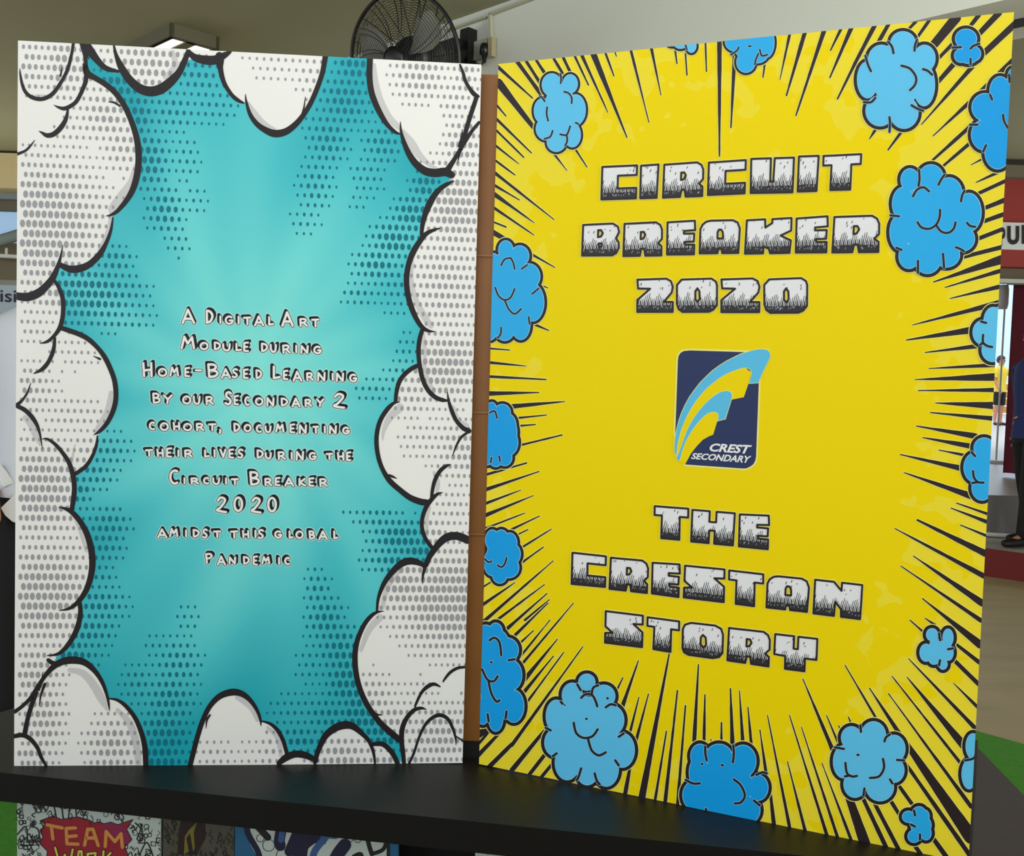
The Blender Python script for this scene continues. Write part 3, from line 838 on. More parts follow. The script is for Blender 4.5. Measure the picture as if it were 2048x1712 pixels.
STROKES = """147 87 6,143 110 6,135 140 7,122 165 7,105 188 8,85 198 8,65 195 8,52 185 7,45 170 6,41 150 4,40 137 1
124 134 1,123 142 3,121 152 4
162 84 8,170 110 8,172 135 8,172 160 9,165 180 8,155 200 8,145 210 8,130 217 8,118 215 5,108 210 1
170 130 10,175 147 14,190 156 11,210 168 11,230 185 11,248 210 11,262 240 11,272 270 12,277 300 13,277 330 13,272 360 13,263 385 12,250 405 10,235 422 8,222 430 5,212 432 1
217 204 1,228 205 4,240 212 4
136 220 4,132 238 8,122 255 10,108 268 10,95 271 9,85 266 5,78 262 1
70 280 1,60 293 4,50 302 5,35 308 6
172 88 16,182 104 17,196 122 13,208 134 11,222 140 9,238 143 5
165 90 6,171 103 4,178 118 2
228 92 4,233 112 8,243 135 14,258 158 16,278 176 18,300 183 20,322 178 20,342 163 18,358 145 14,368 125 12,375 108 10,377 100 8
377 103 8,390 115 14,410 120 18,430 120 18,450 110 12,461 104 5
439 112 16,440 122 16,441 138 11,448 165 9,462 188 8,475 200 8,487 206 4
491 188 1,493 205 5,500 228 8,512 246 10,527 258 12,548 267 15,570 264 14,590 250 12,607 230 10,622 205 10,635 175 10,645 145 10,651 112 11
611 193 1,608 215 3,604 228 3
740 118 12,739 150 12,742 180 12,750 205 12,762 230 11,775 250 9,790 264 7,800 268 3
801 243 1,802 262 5,808 285 9,818 308 12,832 328 14,850 342 16,870 346 17,890 344 17,903 350 14
895 340 12,908 320 9,920 300 8,932 280 8,944 262 7,958 245 6
922 298 8,930 268 9,939 237 9,948 210 9,954 192 8
925 258 1,923 275 4,918 292 5
915 328 1,920 305 4,928 288 5
920 130 4,926 145 6,930 160 7,938 175 7,948 188 9,957 193 5
908 362 2,895 368 8,880 378 10,868 392 12,858 410 13,850 430 11,845 450 9,843 470 7
882 456 1,868 460 6,852 468 9,838 485 11,826 505 12,817 530 11,813 560 11,816 590 11,823 615 11,833 638 10,845 655 9,858 662 6,870 663 1
845 658 8,839 680 9,837 705 9,840 735 9,846 760 9,856 780 9,870 794 9,885 800 8,895 801 4
895 783 1,897 800 5,903 820 8,912 840 8,925 855 9,938 862 10
935 865 5,922 875 5,912 893 4,905 912 1
838 730 9,822 738 9,808 750 9,798 765 9,793 785 8,791 802 7
800 804 1,788 806 6,775 818 9,762 838 9,755 860 9,753 885 9,757 915 9,766 940 9,780 962 11,800 980 11,820 995 12,840 1003 13,853 1005 13
794 957 1,785 953 5,778 950 4
902 929 1,892 932 7,880 942 8,870 960 8,865 980 7,863 998 6
886 985 1,875 988 6,862 1000 9,852 1015 9,845 1035 8,844 1055 8,850 1075 8,860 1090 8,866 1098 8
936 1080 16,915 1072 16,895 1074 16,880 1085 14,868 1100 12,858 1115 11,852 1130 10
845 1168 1,846 1150 5,848 1132 8,825 1122 14,805 1126 14,788 1140 12,772 1160 10,762 1180 8,756 1200 6,754 1222 5
768 1222 1,755 1224 5,742 1232 8,728 1250 9,715 1280 10,710 1310 11,712 1345 11,720 1378 11,732 1405 11,748 1430 11,765 1450 12,785 1468 13,800 1480 12
765 1430 1,752 1428 5,742 1420 5
930 1334 5,915 1336 6,900 1345 6,888 1360 4,886 1365 1
880 1373 3,868 1368 7,855 1373 8,843 1385 6,833 1405 5,830 1413 4
853 1419 1,843 1416 6,828 1420 8,814 1435 9,805 1455 10,803 1480 10,806 1505 9,808 1527 8
818 1527 5,828 1505 5,838 1475 5,850 1450 6,865 1435 7,880 1430 8,895 1437 7,905 1455 6,911 1475 4,912 1490 1
912 1472 2,925 1481 4
746 1488 8,765 1488 10,780 1500 10,790 1515 10,795 1527 9
750 1527 4,747 1505 6,738 1482 8,722 1465 10,705 1452 14,688 1450 16,670 1456 15,652 1470 13,642 1488 11,635 1505 10,630 1524 9
632 1520 10,610 1510 14,590 1508 14,572 1515 14,558 1526 10
523 1442 3,540 1447 6,555 1460 8,566 1480 8,572 1500 8,575 1512 8
380 1532 10,388 1500 10,396 1470 10,406 1440 10,420 1412 10,440 1392 12,465 1384 14,485 1388 12,502 1402 9,515 1422 7,521 1440 5,522 1452 1
412 1457 1,414 1440 4,420 1430 4
30 1423 8,45 1412 7,62 1395 8,75 1375 9,88 1355 8,105 1335 11,125 1323 14,148 1320 15,170 1325 13,190 1342 10,205 1365 8,214 1390 6,218 1410 4,219 1422 1
79 1412 1,82 1390 4,90 1368 6
85 1345 1,84 1362 4,78 1380 4
219 1397 3,235 1400 6,252 1412 8,270 1435 9,283 1465 10,290 1495 11,292 1532 11
72 1385 10,62 1415 9,55 1440 9,50 1466 10
30 1472 9,45 1470 9,60 1477 9,75 1495 8,83 1515 7,95 1535 5
117 1014 1,130 1017 6,145 1025 10,162 1045 11,175 1070 12,183 1100 13,185 1130 13,180 1160 12,170 1185 11,155 1205 9,138 1217 6,118 1221 1
158 1200 8,161 1215 9,160 1235 10,154 1258 11,144 1278 10,130 1297 9,115 1308 6,95 1311 2
97 1320 8,104 1325 9,115 1328 8
84 878 1,95 878 5,110 888 7,125 905 8,138 925 9,146 950 10,149 975 10,147 1000 10,143 1022 9
34 812 8,50 820 9,65 835 9,75 852 7,81 872 4,85 898 1
187 870 1,200 862 7,215 845 9,227 820 10,232 795 10,230 765 10,222 740 10,210 715 10,195 695 9,175 677 10,155 667 10,135 660 10,120 655 9
187 712 1,200 718 5
195 872 3,193 890 6,185 912 7,172 932 8,155 945 8,148 948 8
108 560 6,118 575 8,126 600 9,126 630 9,120 655 9,108 672 7,95 683 6,80 687 1
110 676 5,107 700 8,98 722 8,85 738 8,68 747 2
62 765 1,55 785 4,45 800 5,34 810 8
33 592 15,55 594 17,75 587 17,90 575 15,105 557 13,115 535 9,121 515 5,126 490 1
121 530 10,140 538 14,160 537 15,180 528 13,200 508 12,213 485 8,222 460 6,226 435 3"""
for s_ in STROKES.split('\n'):
    mb = MB(); LBD.stroke(mb, P3(s_), 3, BK, k=6); mb.build('cloud_outline', LBD.root)

# comic caps lettering: strokes in a unit box, y down, and the side its block shadow leans to
def arc(cx_, cy_, rx_, ry_, a0, a1, n=10):
    return [(cx_ + rx_ * math.cos(math.radians(a0 + (a1 - a0) * i / n)), cy_ + ry_ * math.sin(math.radians(a0 + (a1 - a0) * i / n))) for i in range(n + 1)]


CG = {
    'A': ([[(0, 1), (.45, 0), (1, 1)], [(.2, .68), (.8, .68)]], 0),
    'B': ([[(.05, 0), (.15, 1)], [(.05, 0), (.6, .02), (.85, .2), (.6, .42), (.12, .48)], [(.4, .48), (.85, .55), (1, .75), (.7, .95), (.15, 1)]], -1),
    'C': ([arc(.55, .5, .5, .5, -60, -300, 12)], -1),
    'D': ([[(.08, 0), (.12, 1)], [(.08, 0), (.55, .05), (.95, .3), (.95, .6), (.6, .9), (.12, 1)]], -1),
    'E': ([[(1, 0), (.1, .05), (.1, .95), (1, 1)], [(.1, .5), (.8, .5)]], 1),
    'G': ([arc(.5, .5, .5, .5, -50, -320, 12) + [(1, .55), (.55, .55)]], -1),
    'H': ([[(0, 0), (.1, 1)], [(.95, 0), (1, 1)], [(.08, .55), (.95, .5)]], -1),
    'I': ([[(.5, 0), (.5, 1)]], -1),
    'K': ([[(.1, 0), (.1, 1)], [(.9, 0), (.15, .55), (1, 1)]], -1),
    'L': ([[(.15, 0), (.15, .95), (1, .85)]], -1),
    'M': ([[(0, 1), (.22, 0), (.5, .6), (.85, .05), (1, 1)]], 1),
    'N': ([[(.05, 1), (.08, 0), (.9, 1), (.95, 0)]], 1),
    'O': ([arc(.5, .5, .48, .48, 0, 360, 16)], -1),
    'P': ([[(.05, 0), (.2, 1)], [(.05, .02), (.7, .0), (1, .2), (.75, .42), (.15, .5)]], 1),
    'R': ([[(.05, .05), (.1, 1)], [(.05, .05), (.6, .02), (.85, .22), (.6, .48), (.12, .55)], [(.45, .5), (1, .95)]], -1),
    'S': ([[(.95, .1), (.6, 0), (.2, .12), (.25, .38), (.7, .55), (.9, .78), (.55, 1), (.05, .9)]], 1),
    'T': ([[(0, .04), (1, 0)], [(.5, 0), (.52, 1)]], -1),
    'U': ([[(0, 0), (.05, .65), (.45, 1), (.85, .8), (.95, 0)]], 1),
    'V': ([[(0, 0), (.55, 1), (.95, 0)]], -1),
    'Y': ([[(0, 0), (.5, .5), (1, 0)], [(.5, .5), (.45, 1)]], -1),
    '2': ([[(.12, .22), (.4, .02), (.8, .1), (.8, .32), (.35, .7), (.03, .88), (.95, 1)]], 1),
    '0': ([arc(.5, .5, .45, .48, 0, 360, 16)], 1),
    '-': ([[(0, .5), (1, .5)]], -1),
    ',': ([[(.5, .1), (.8, .4), (.3, 1)]], -1),
}
ROUND = set('CGSOUBDPR02')
LINES = [
    (340, 600, 6.4, 'A 165 310 125 295;D 465 545 138 292;I 635 660 210 295;G 715 805 212 305;I 868 892 215 300;T 948 1035 225 312;A 1090 1195 210 325;L 1262 1322 220 322;A 1440 1572 160 330;R 1665 1755 242 335;T 1820 1905 250 340'),
    (340, 600, 6.4, 'M 150 308 470 620;O 392 485 548 632;D 568 642 545 632;U 682 770 565 648;L 842 912 560 650;E 945 1000 545 655;D 1172 1245 560 655;U 1290 1360 575 665;R 1445 1535 580 678;I 1605 1630 585 672;N 1678 1768 590 680;G 1848 1932 598 682'),
    (270, 710, 8.904, 'H 150 298 145 380;O 425 565 245 375;M 632 770 222 370;E 890 968 230 380;- 1085 1180 262 285;B 1300 1472 168 390;A 1550 1695 250 408;S 1738 1825 250 398;E 1935 2010 258 412;D 2157 2250 272 412;L 2457 2580 208 425;E 2645 2715 280 432;A 2825 2965 298 460;R 3060 3170 322 452;N 3255 3385 318 458;I 3510 3535 335 448;N 3588 3712 330 465;G 3832 3945 350 470'),
    (270, 710, 8.904, 'B 322 445 688 850;Y 515 660 718 862;O 858 992 735 868;U 1050 1158 742 872;R 1268 1392 745 878;S 1608 1715 662 880;E 1768 1838 728 880;C 1962 2045 752 888;O 2152 2275 768 888;N 2352 2475 768 905;D 2605 2712 775 898;A 2805 2935 775 918;R 3032 3140 795 912;Y 3240 3360 788 915;2 3540 3735 690 940'),
    (270, 825, 8.904, 'C 262 368 178 300;O 458 592 190 315;H 692 792 182 308;O 872 1008 200 318;R 1098 1222 198 322;T 1318 1438 208 322;, 1500 1535 300 368;D 1763 1862 200 330;O 1950 2065 218 335;C 2165 2265 228 345;U 2325 2420 245 350;M 2515 2645 212 345;E 2762 2838 212 355;N 2930 3052 228 370;T 3175 3268 252 365;I 3370 3395 252 360;N 3465 3585 242 375;G 3708 3812 268 375'),
    (270, 825, 8.904, 'T 198 312 668 778;H 402 500 658 782;E 565 648 638 790;I 762 792 675 778;R 888 1018 672 792;L 1238 1322 672 792;I 1405 1435 668 788;V 1522 1618 660 795;E 1675 1752 658 805;S 1835 1922 658 805;D 2175 2278 675 805;U 2328 2425 720 820;R 2552 2675 705 835;I 2780 2805 718 828;N 2875 3000 700 842;G 3112 3222 720 835;T 3412 3515 735 835;H 3615 3712 718 842;E 3770 3838 708 850'),
    (290, 920, 4.995, 'C 250 342 105 235;I 385 408 180 235;R 462 535 182 238;C 588 645 178 235;U 682 745 182 240;I 800 822 182 240;T 868 930 190 245;B 1050 1138 122 245;R 1200 1265 185 255;E 1302 1345 178 252;A 1402 1482 182 258;K 1538 1603 188 255;E 1638 1683 182 258;R 1748 1818 190 262'),
    (290, 920, 4.995, '2 718 815 372 520;0 890 975 372 510;2 1065 1160 376 525;0 1228 1312 376 515'),
    (290, 920, 4.995, 'A 132 218 692 775;M 252 325 688 762;I 400 425 702 765;D 482 540 698 765;S 578 622 692 775;T 690 755 712 770;T 860 925 712 780;H 980 1035 708 775;I 1095 1115 705 770;S 1132 1183 698 780;G 1302 1363 712 775;L 1440 1475 712 780;O 1512 1578 712 780;B 1642 1693 712 785;A 1742 1818 712 790;L 1885 1925 712 785'),
    (290, 920, 4.995, 'P 608 668 938 1030;A 728 802 962 1045;N 842 905 972 1035;D 985 1040 968 1035;E 1082 1120 962 1045;M 1172 1243 968 1035;I 1330 1350 978 1040;C 1398 1453 976 1040'),
]
HALO = mat('pale_halo_print', (200, 244, 240), 0.5, 0.3)
INKT = mat('lettering_black_print', (20, 26, 36), 0.5, 0.3)
for (ox, oy, sc_, body) in LINES:
    mb = MB()
    for it in body.split(';'):
        ch, a0, a1, b0, b1 = it.split(' ')
        x0, x1, y0, y1 = ox + float(a0) / sc_, ox + float(a1) / sc_, oy + float(b0) / sc_, oy + float(b1) / sc_
        strokes, lean_ = CG[ch]
        h_ = y1 - y0; big = h_ > 21
        wd = 4.7 if big else 4.0
        ex = (3.8 if big else 3.2) * lean_; ey = -3.4
        if ch == '-': ex, ey = -3.0, 0.0
        if lean_ == 0: ex = 1.2 if x0 < 450 else -2.5
        if big and ch in 'HCDS' : ex = abs(ex) if ch in 'HD' else -abs(ex) * .3
        if ch == 'C' and big: ex = 2
        if (ch == 'B' or ch == 'P') and big: ex *= 0.8
        for st in strokes:
            pts = [(x0 + p_[0] * (x1 - x0), y0 + p_[1] * (y1 - y0)) for p_ in st]
            if ch in ROUND and len(pts) > 3 and ch not in 'BDPR': pts = smooth(pts, 3)
            elif ch in 'BDPR' and len(pts) > 3: pts = smooth(pts, 3)
            for q_ in (0.0, 0.35, 0.7, 1.0):
                pp = [(p_[0] + ex * q_, p_[1] + ey * q_) for p_ in pts]
                LBD.stroke(mb, pp, 3, HALO, w=wd + 5.6, raw=True)
                LBD.stroke(mb, pp, 4, INKT, w=wd + 2.8, raw=True)
            LBD.stroke(mb, pts, 5, WH, w=wd, raw=True)
    mb.build('lettering', LBD.root)

# ------------------------------------------------------------------ right board
br_ = Vector((-0.0288, 1.1424, TZ)); th = -0.38948; lean = 0.00574
ud = Vector((math.cos(th), math.sin(th), 0)); nn = Vector((-math.sin(th), math.cos(th), 0))
vd = Vector((0, 0, 1)) * math.cos(lean) + nn * math.sin(lean)
RQ = [(997, 128), (2028, 24), (1937, 1727), (958, 1528)]
RBD = Sheet('burst_board', br_, ud, vd, RQ)
tag(RBD.root, 'right display board, yellow with black burst lines and blue puffs', 'display board')
YEL = bpy.data.materials.new('yellow_print'); YEL.use_nodes = True
nt = YEL.node_tree; N_ = nt.nodes; Lk = nt.links
tc = N_.new('ShaderNodeTexCoord'); sp = N_.new('ShaderNodeSeparateXYZ'); Lk.new(tc.outputs['Object'], sp.inputs[0])
dx = M('DIVIDE', M('SUBTRACT', sp.outputs[0], 0.25), 0.27); dz = M('DIVIDE', M('SUBTRACT', sp.outputs[2], 0.42), 0.40)
rr = M('SQRT', M('ADD', M('MULTIPLY', dx, dx), M('MULTIPLY', dz, dz)))
nz = N_.new('ShaderNodeTexNoise'); nz.inputs['Scale'].default_value = 26; nz.inputs['Detail'].default_value = 2
Lk.new(tc.outputs['Object'], nz.inputs['Vector'])
v_ = M('ADD', rr, M('MULTIPLY', M('SUBTRACT', nz.outputs['Fac'], 0.5), 1.3))
rp = N_.new('ShaderNodeValToRGB'); e = rp.color_ramp.elements
e[0].position = 0.98; e[0].color = (*lin((251, 223, 0)), 1)
e[1].position = 1.10; e[1].color = (*lin((250, 228, 52)), 1)
Lk.new(v_, rp.inputs[0]); Lk.new(rp.outputs[0], N_['Principled BSDF'].inputs['Base Color'])
N_['Principled BSDF'].inputs['Roughness'].default_value = 0.5
N_['Principled BSDF'].inputs['Specular IOR Level'].default_value = 0.12
panel(RBD, 0.005, YEL, FOAM)
YH = mat('pale_yellow_print', (250, 242, 140), 0.5, 0.3)
BKR = mat('warm_black_print', (40, 28, 28), 0.5, 0.3)

RAYS = """1065 196 3 996 134 7;1083 190 8 1035 124 8;1084 172 7 1053 123 6;1097 158 7 1073 121 6;1125 146 6 1108 118 6;1141 145 6 1127 116 6;1177 170 3 1150 113 5;1216 225 2 1164 111 7;1254 275 2 1187 108 13;1228 152 3 1211 106 5;1233 113 2 1230 104 3;1298 245 2 1262 101 6;1322 190 2 1303 97 6;1354 127 3 1350 98 4;1374 150 3 1371 106 4;1413 143 3 1411 86 4;1439 312 3 1439 83 10;1462 255 3 1470 98 9;1526 155 3 1531 118 5
1134 341 2 997 165 16;1063 306 3 993 238 6;1048 315 3 993 261 5;1038 328 2 991 291 5;1030 350 3 991 321 5;1012 232 3 994 211 5;1108 439 2 990 346 7;1039 400 2 988 370 6;1069 446 2 988 388 9;1068 470 2 987 415 6;1012 454 3 987 444 4;1110 535 2 985 464 11;1081 545 2 1062 535 4;1096 576 2 1078 569 4;1098 661 2 1060 645 7
1019 700 2 981 697 4;1052 732 2 979 725 6;1092 759 3 978 753 6;1078 785 2 977 787 10;1130 803 2 1000 815 12;1093 830 2 1015 838 6;1071 849 2 1024 853 5;1124 870 3 1034 892 5;1030 912 2 1015 917 4;1053 926 3 973 949 6;1078 943 2 972 979 8;1042 980 2 971 1007 6;1067 991 2 970 1031 8;1050 1026 2 970 1057 5;1079 1032 2 1000 1070 7;1056 1059 2 1024 1075 5;1103 1058 2 1042 1096 5;1087 1094 2 1037 1130 5;988 1160 3 966 1174 4;1030 1165 2 966 1209 7;1106 1122 2 964 1246 8;1089 1169 2 970 1258 7;1094 1187 2 975 1292 10;1099 1199 2 1050 1240 5;1096 1206 2 1010 1290 8;1067 1261 2 1034 1292 5;1100 1240 2 1040 1314 5;1147 1206 2 1040 1333 6;1115 1278 2 1040 1370 11;1107 1312 2 1045 1388 8;1128 1304 2 1050 1410 5;1166 1293 2 1024 1490 8;1024 1488 8 976 1536 10;1088 1462 6 1024 1540 10;1093 1505 7 1058 1550 8;1109 1522 6 1083 1554 7;1000 1465 6 955 1512 9;985 1455 5 955 1490 6;990 1450 8 955 1470 16
1246 1355 2 1231 1386 5;1277 1321 2 1243 1418 9;1221 1362 1 1218 1370 3;1278 1394 2 1260 1465 6;1297 1388 2 1270 1490 7;1339 1305 3 1284 1594 14;1260 1535 6 1250 1590 9;1333 1462 3 1310 1602 6;1355 1381 3 1330 1608 8;1371 1411 3 1355 1612 7;1397 1329 3 1388 1492 9;1410 1389 3 1408 1488 7;1443 1445 3 1443 1484 5;1461 1377 3 1465 1490 9;1479 1381 2 1486 1490 8;1496 1414 2 1504 1505 8;1520 1460 2 1533 1552 7;1422 1478 2 1423 1486 3
1535 1430 2 1580 1658 7;1538 1560 4 1548 1650 9;1575 1523 2 1611 1664 7;1579 1430 2 1655 1674 7;1603 1454 2 1677 1680 7;1644 1526 2 1704 1684 7;1606 1358 2 1665 1499 9;1665 1499 9 1731 1690 22;1653 1430 2 1678 1490 5;1677 1451 2 1682 1460 3;1697 1434 2 1701 1444 3;1725 1594 8 1774 1698 9;1750 1608 8 1800 1704 9;1778 1596 8 1803 1636 8;1826 1686 8 1847 1716 9;1797 1570 7 1827 1612 8;1866 1676 9 1896 1718 10;1690 1330 2 1752 1436 5;1739 1376 2 1796 1463 9;1796 1463 9 1942 1674 28;1777 1387 2 1942 1613 9;1784 1352 2 1924 1530 7;1814 1354 2 1930 1494 17;1817 1317 2 1952 1458 9;1810 1525 7 1940 1711 10;1907 1366 2 1955 1414 7;1908 1320 8 1958 1369 9;1912 1288 6 1959 1325 9
1845 1197 2 1960 1289 16;1802 1132 2 1962 1241 9;1827 1112 2 1964 1206 14;1820 1240 2 1848 1265 5;1850 1236 2 1870 1250 6;1790 1057 2 1968 1152 11;1835 1040 4 1971 1107 14;1921 1050 2 1972 1071 6;1902 1016 2 1975 1044 8;1913 1006 2 1976 1028 6;1808 945 2 1951 995 14;1801 909 2 1924 937 12;1878 900 2 1928 910 6;1845 875 2 1946 893 12;1833 852 2 1950 872 12;1861 825 2 1986 837 10;1871 806 2 1987 811 15;1837 781 2 1989 780 9;1830 759 2 1990 754 16;1858 737 2 1992 730 9;1850 705 2 1965 691 10;1813 680 2 1950 659 15;1825 650 2 1998 606 12;1900 597 2 2001 573 9;1890 575 2 2003 541 9;1867 564 2 2003 519 18;1922 515 8 2005 494 9;1950 480 8 2006 458 9;1953 448 8 2009 428 9;1960 420 8 2010 400 10;1948 391 7 2013 361 8;1952 365 2 2013 337 9;1942 330 2 1970 315 5;1884 334 5 1944 283 8;1848 336 4 1946 248 9;1866 272 2 1944 200 9;1944 200 9 2030 120 15;1843 249 2 1945 133 10;1869 172 9 1913 122 10;1870 124 7 1908 85 8;1864 94 17 1912 36 20;1831 80 6 1860 39 7;1814 62 6 1832 43 7;1756 86 8 1778 47 8;1675 198 3 1711 125 7;1711 125 7 1749 52 9;1660 155 3 1703 55 9;1661 101 3 1682 58 7;1592 231 3 1648 62 9;1573 191 3 1610 64 9;1560 159 2 1580 66 6;1936 58 7 1958 30 9;1956 70 11 1998 26 13;1964 110 12 2030 48 13;1739 278 2 1750 261 6;1776 300 3 1805 261 7;1174 334 2 1148 294 5"""
for s_ in RAYS.replace('\n', ';').split(';'):
    a = [float(x) for x in s_.split()]
    mb = MB()
    P_ = []
    K = max(2, int(math.hypot(a[3] - a[0], a[4] - a[1]) / 14))
    for i in range(K + 1):
        t = i / K
        P_.append((a[0] + (a[3] - a[0]) * t, a[1] + (a[4] - a[1]) * t, a[2] + (a[5] - a[2]) * t + random.uniform(-.5, .5)))
    RBD.stroke(mb, P_, 1, YH, grow=2.6, raw=True)
    RBD.stroke(mb, P_, 2, BKR, raw=True)
    mb.build('burst_line', RBD.root)

BLU = {'l': mat('light_blue_print', (96, 202, 250), 0.5, 0.3), 'm': mat('mid_blue_print', (34, 178, 246), 0.5, 0.3), 'd': mat('deep_blue_print', (0, 164, 242), 0.5, 0.3)}
BH = mat('pale_blue_rim_print', (160, 216, 246), 0.5, 0.3)
PUFFS = [
    ('l', 6, "1104 170 19 22,1141 168 14 18,1152 220 19 30,1145 270 16 24,1113 285 18 18,1093 258 20 22,1085 222 16 24,1115 225 28 45,1120 195 25 30",
     "1129 184,1138 187,1144 196,1144 207;1095 215,1094 228,1097 242;1106 262,1101 274,1090 278;1121 269,1134 270,1141 253;1134 270,1135 282,1131 292;1121 148,1123 158,1122 167;1080 192,1086 197,1090 203;1152 246,1157 248"),
    ('l', 6, "1361 88 12 9,1383 92 9 13,1345 84 12 8", "1371 88,1374 100"),
    ('m', 6, "1470 84 19 18,1492 125 18 20,1515 105 22 21,1533 85 15 30,1500 92 32 28", "1462 110,1474 102,1478 95;1520 100,1524 112,1535 110;1498 93,1502 93;1517 108,1512 120,1510 130"),
    ('l', 8, "1806 86 24 22,1763 120 26 29,1849 117 21 26,1735 160 20 36,1848 170 21 42,1760 222 28 30,1808 225 28 32,1795 150 52 62",
     "1803 132,1820 138,1832 155,1830 170,1820 181;1776 84,1784 94,1787 107;1834 80,1830 92,1829 102;1731 112,1736 130,1742 143;1728 205,1742 205,1751 196;1846 139,1855 142,1864 150;1846 222,1835 218,1823 211;1779 264,1780 248,1779 235"),
    ('d', 8, "1932 78 21 19,1922 112 13 13,1947 108 14 14,1937 117 16 10,1933 98 8 14", "1905 96,1922 95;1958 88,1946 93,1941 98;1941 130,1941 118"),
    ('d', 8, "2000 182 20 28,1970 215 26 27,1968 270 25 30,1995 305 25 33,2015 240 32 75,2026 150 9 12,2022 200 14 50,1992 240 26 44", "2006 230,2008 243,2016 257;1940 250,1955 250;1966 304,1972 291;1980 190,1984 200;2018 150,2019 165"),
    ('m', 8, "1820 360 18 22,1862 355 24 25,1898 388 26 32,1938 425 24 38,1925 478 24 24,1893 510 26 24,1855 518 26 29,1818 513 20 24,1800 465 20 35,1807 408 22 33,1865 440 62 72",
     "1835 445,1843 455,1858 458,1872 450,1879 435,1880 420;1872 450,1882 463,1896 466,1907 458,1911 445;1826 393,1834 380,1847 375,1858 383;1838 340,1839 358,1837 372;1889 350,1882 360,1877 370;1929 382,1924 392,1922 403;1836 546,1836 530,1836 522;1888 536,1887 520,1886 508;1928 503,1920 498,1912 495;1781 431,1798 433;1950 454,1940 452,1934 446;1793 496,1803 500"),
    ('m', 7, "1012 500 14 18,1040 512 18 20,1058 553 22 25,1066 605 22 37,1042 650 18 29,1010 655 20 26,985 545 22 38,980 640 20 40,1015 580 50 75",
     "991 575,998 592,1010 600,1022 595,1030 578;1010 600,1018 618,1030 628,1043 618;1003 531,1010 519,1022 516;1030 538,1027 525,1022 516;1044 538,1055 530;1065 588,1078 577;1003 655,1002 668,996 676;1058 634,1060 648"),
    ('d', 7, "984 818 9 13,1005 825 16 16,1012 850 20 24,1016 885 20 26,1010 915 14 16,992 915 14 18,972 918 14 12,1020 865 14 28,990 870 32 45", "980 826,990 822,995 836;1001 922,999 912;982 925,984 915"),
    ('d', 7, "985 1080 13 20,1003 1078 14 18,1020 1086 14 20,1026 1108 15 20,1018 1135 20 20,1000 1150 14 16,985 1125 16 26,1003 1110 28 38", "996 1130,1003 1134,1010 1128,1014 1115;971 1118,978 1124,984 1122"),
    ('d', 8, "992 1264 13 18,972 1290 24 40,1015 1300 22 24,1022 1350 22 30,1028 1412 20 32,992 1436 14 26,966 1422 14 26,995 1350 36 92",
     "980 1280,990 1275,1000 1285,1003 1310;965 1338,975 1358,988 1362,996 1352;978 1362,983 1385,993 1402,1000 1400;1018 1320,1030 1318;1014 1422,1012 1436;976 1428,978 1442;983 1324,984 1324"),
    ('l', 8, "1174 1364 16 16,1145 1390 20 24,1208 1392 22 22,1222 1440 26 30,1245 1500 24 34,1113 1432 20 32,1110 1485 20 26,1135 1525 24 34,1175 1545 20 24,1213 1538 24 34,1170 1465 56 72,1195 1500 48 50",
     "1148 1445,1153 1465,1167 1475,1185 1472,1196 1458;1177 1478,1184 1500,1198 1510,1212 1504;1163 1395,1172 1388,1185 1390,1192 1402,1195 1412;1184 1388,1187 1375,1197 1370;1155 1368,1162 1380;1212 1414,1222 1408,1232 1410;1238 1473,1248 1466;1163 1536,1158 1552,1154 1560;1190 1546,1194 1560,1200 1568;1231 1520,1238 1530;1122 1403,1126 1407;1092 1455,1102 1460;1106 1512,1114 1506;1173 1437,1174 1437;1215 1396,1216 1396"),
    ('d', 8, "1400 1512 18 24,1438 1512 26 24,1486 1522 26 32,1516 1575 20 25,1397 1545 18 32,1388 1590 22 28,1440 1620 60 26,1492 1620 28 28,1445 1570 60 50",
     "1468 1558,1482 1570,1490 1590,1482 1604,1470 1606;1411 1492,1411 1506,1414 1520;1467 1490,1468 1508,1466 1524;1513 1549,1525 1544,1534 1546;1372 1559,1386 1566,1400 1566;1508 1600,1520 1610;1404 1527,1405 1527;1444 1529,1446 1530;1412 1617,1413 1619"),
    ('l', 8, "1703 1475 20 22,1747 1470 24 27,1788 1497 22 27,1788 1540 20 24,1760 1574 27 27,1710 1568 22 26,1687 1523 20 32,1740 1525 50 50",
     "1691 1525,1694 1545,1704 1552,1714 1551;1766 1517,1768 1535,1758 1552,1740 1555;1715 1509,1717 1509;1721 1450,1722 1463;1780 1468,1772 1474,1769 1482;1727 1590,1729 1576;1808 1520,1794 1519;1670 1494,1688 1497;1785 1566,1780 1558;1690 1552,1700 1550"),
    ('l', 8, "1864 1269 11 12,1896 1275 10 17,1852 1305 12 17,1880 1302 24 20,1886 1328 8 10,1868 1318 10 10,1897 1305 9 15,1870 1290 10 14", "1878 1266,1880 1280;1906 1296,1896 1298;1878 1330,1880 1320"),
    ('m', 8, "1817 1633 12 11,1838 1624 12 11,1850 1632 8 12,1842 1650 20 20,1828 1672 12 12,1852 1666 10 13", "1822 1648,1830 1652;1840 1678,1840 1668;1828 1620,1830 1630"),
    ('l', 8, "1986 642 18 27,1966 665 20 24,1985 700 21 23,1998 670 22 56", "1966 670,1966 685,1975 692,1984 694;1962 643,1972 646;1966 685,1960 690"),
    ('m', 8, "1968 896 20 20,1948 935 20 28,1964 976 20 24,1976 935 22 55", "1946 942,1948 955,1956 964,1967 965;1943 904,1950 912;1956 964,1944 966"),
    ('l', 8, "1946 1492 14 25,1938 1548 14 29,1958 1520 16 50", "1952 1500,1948 1515,1930 1520"),
]
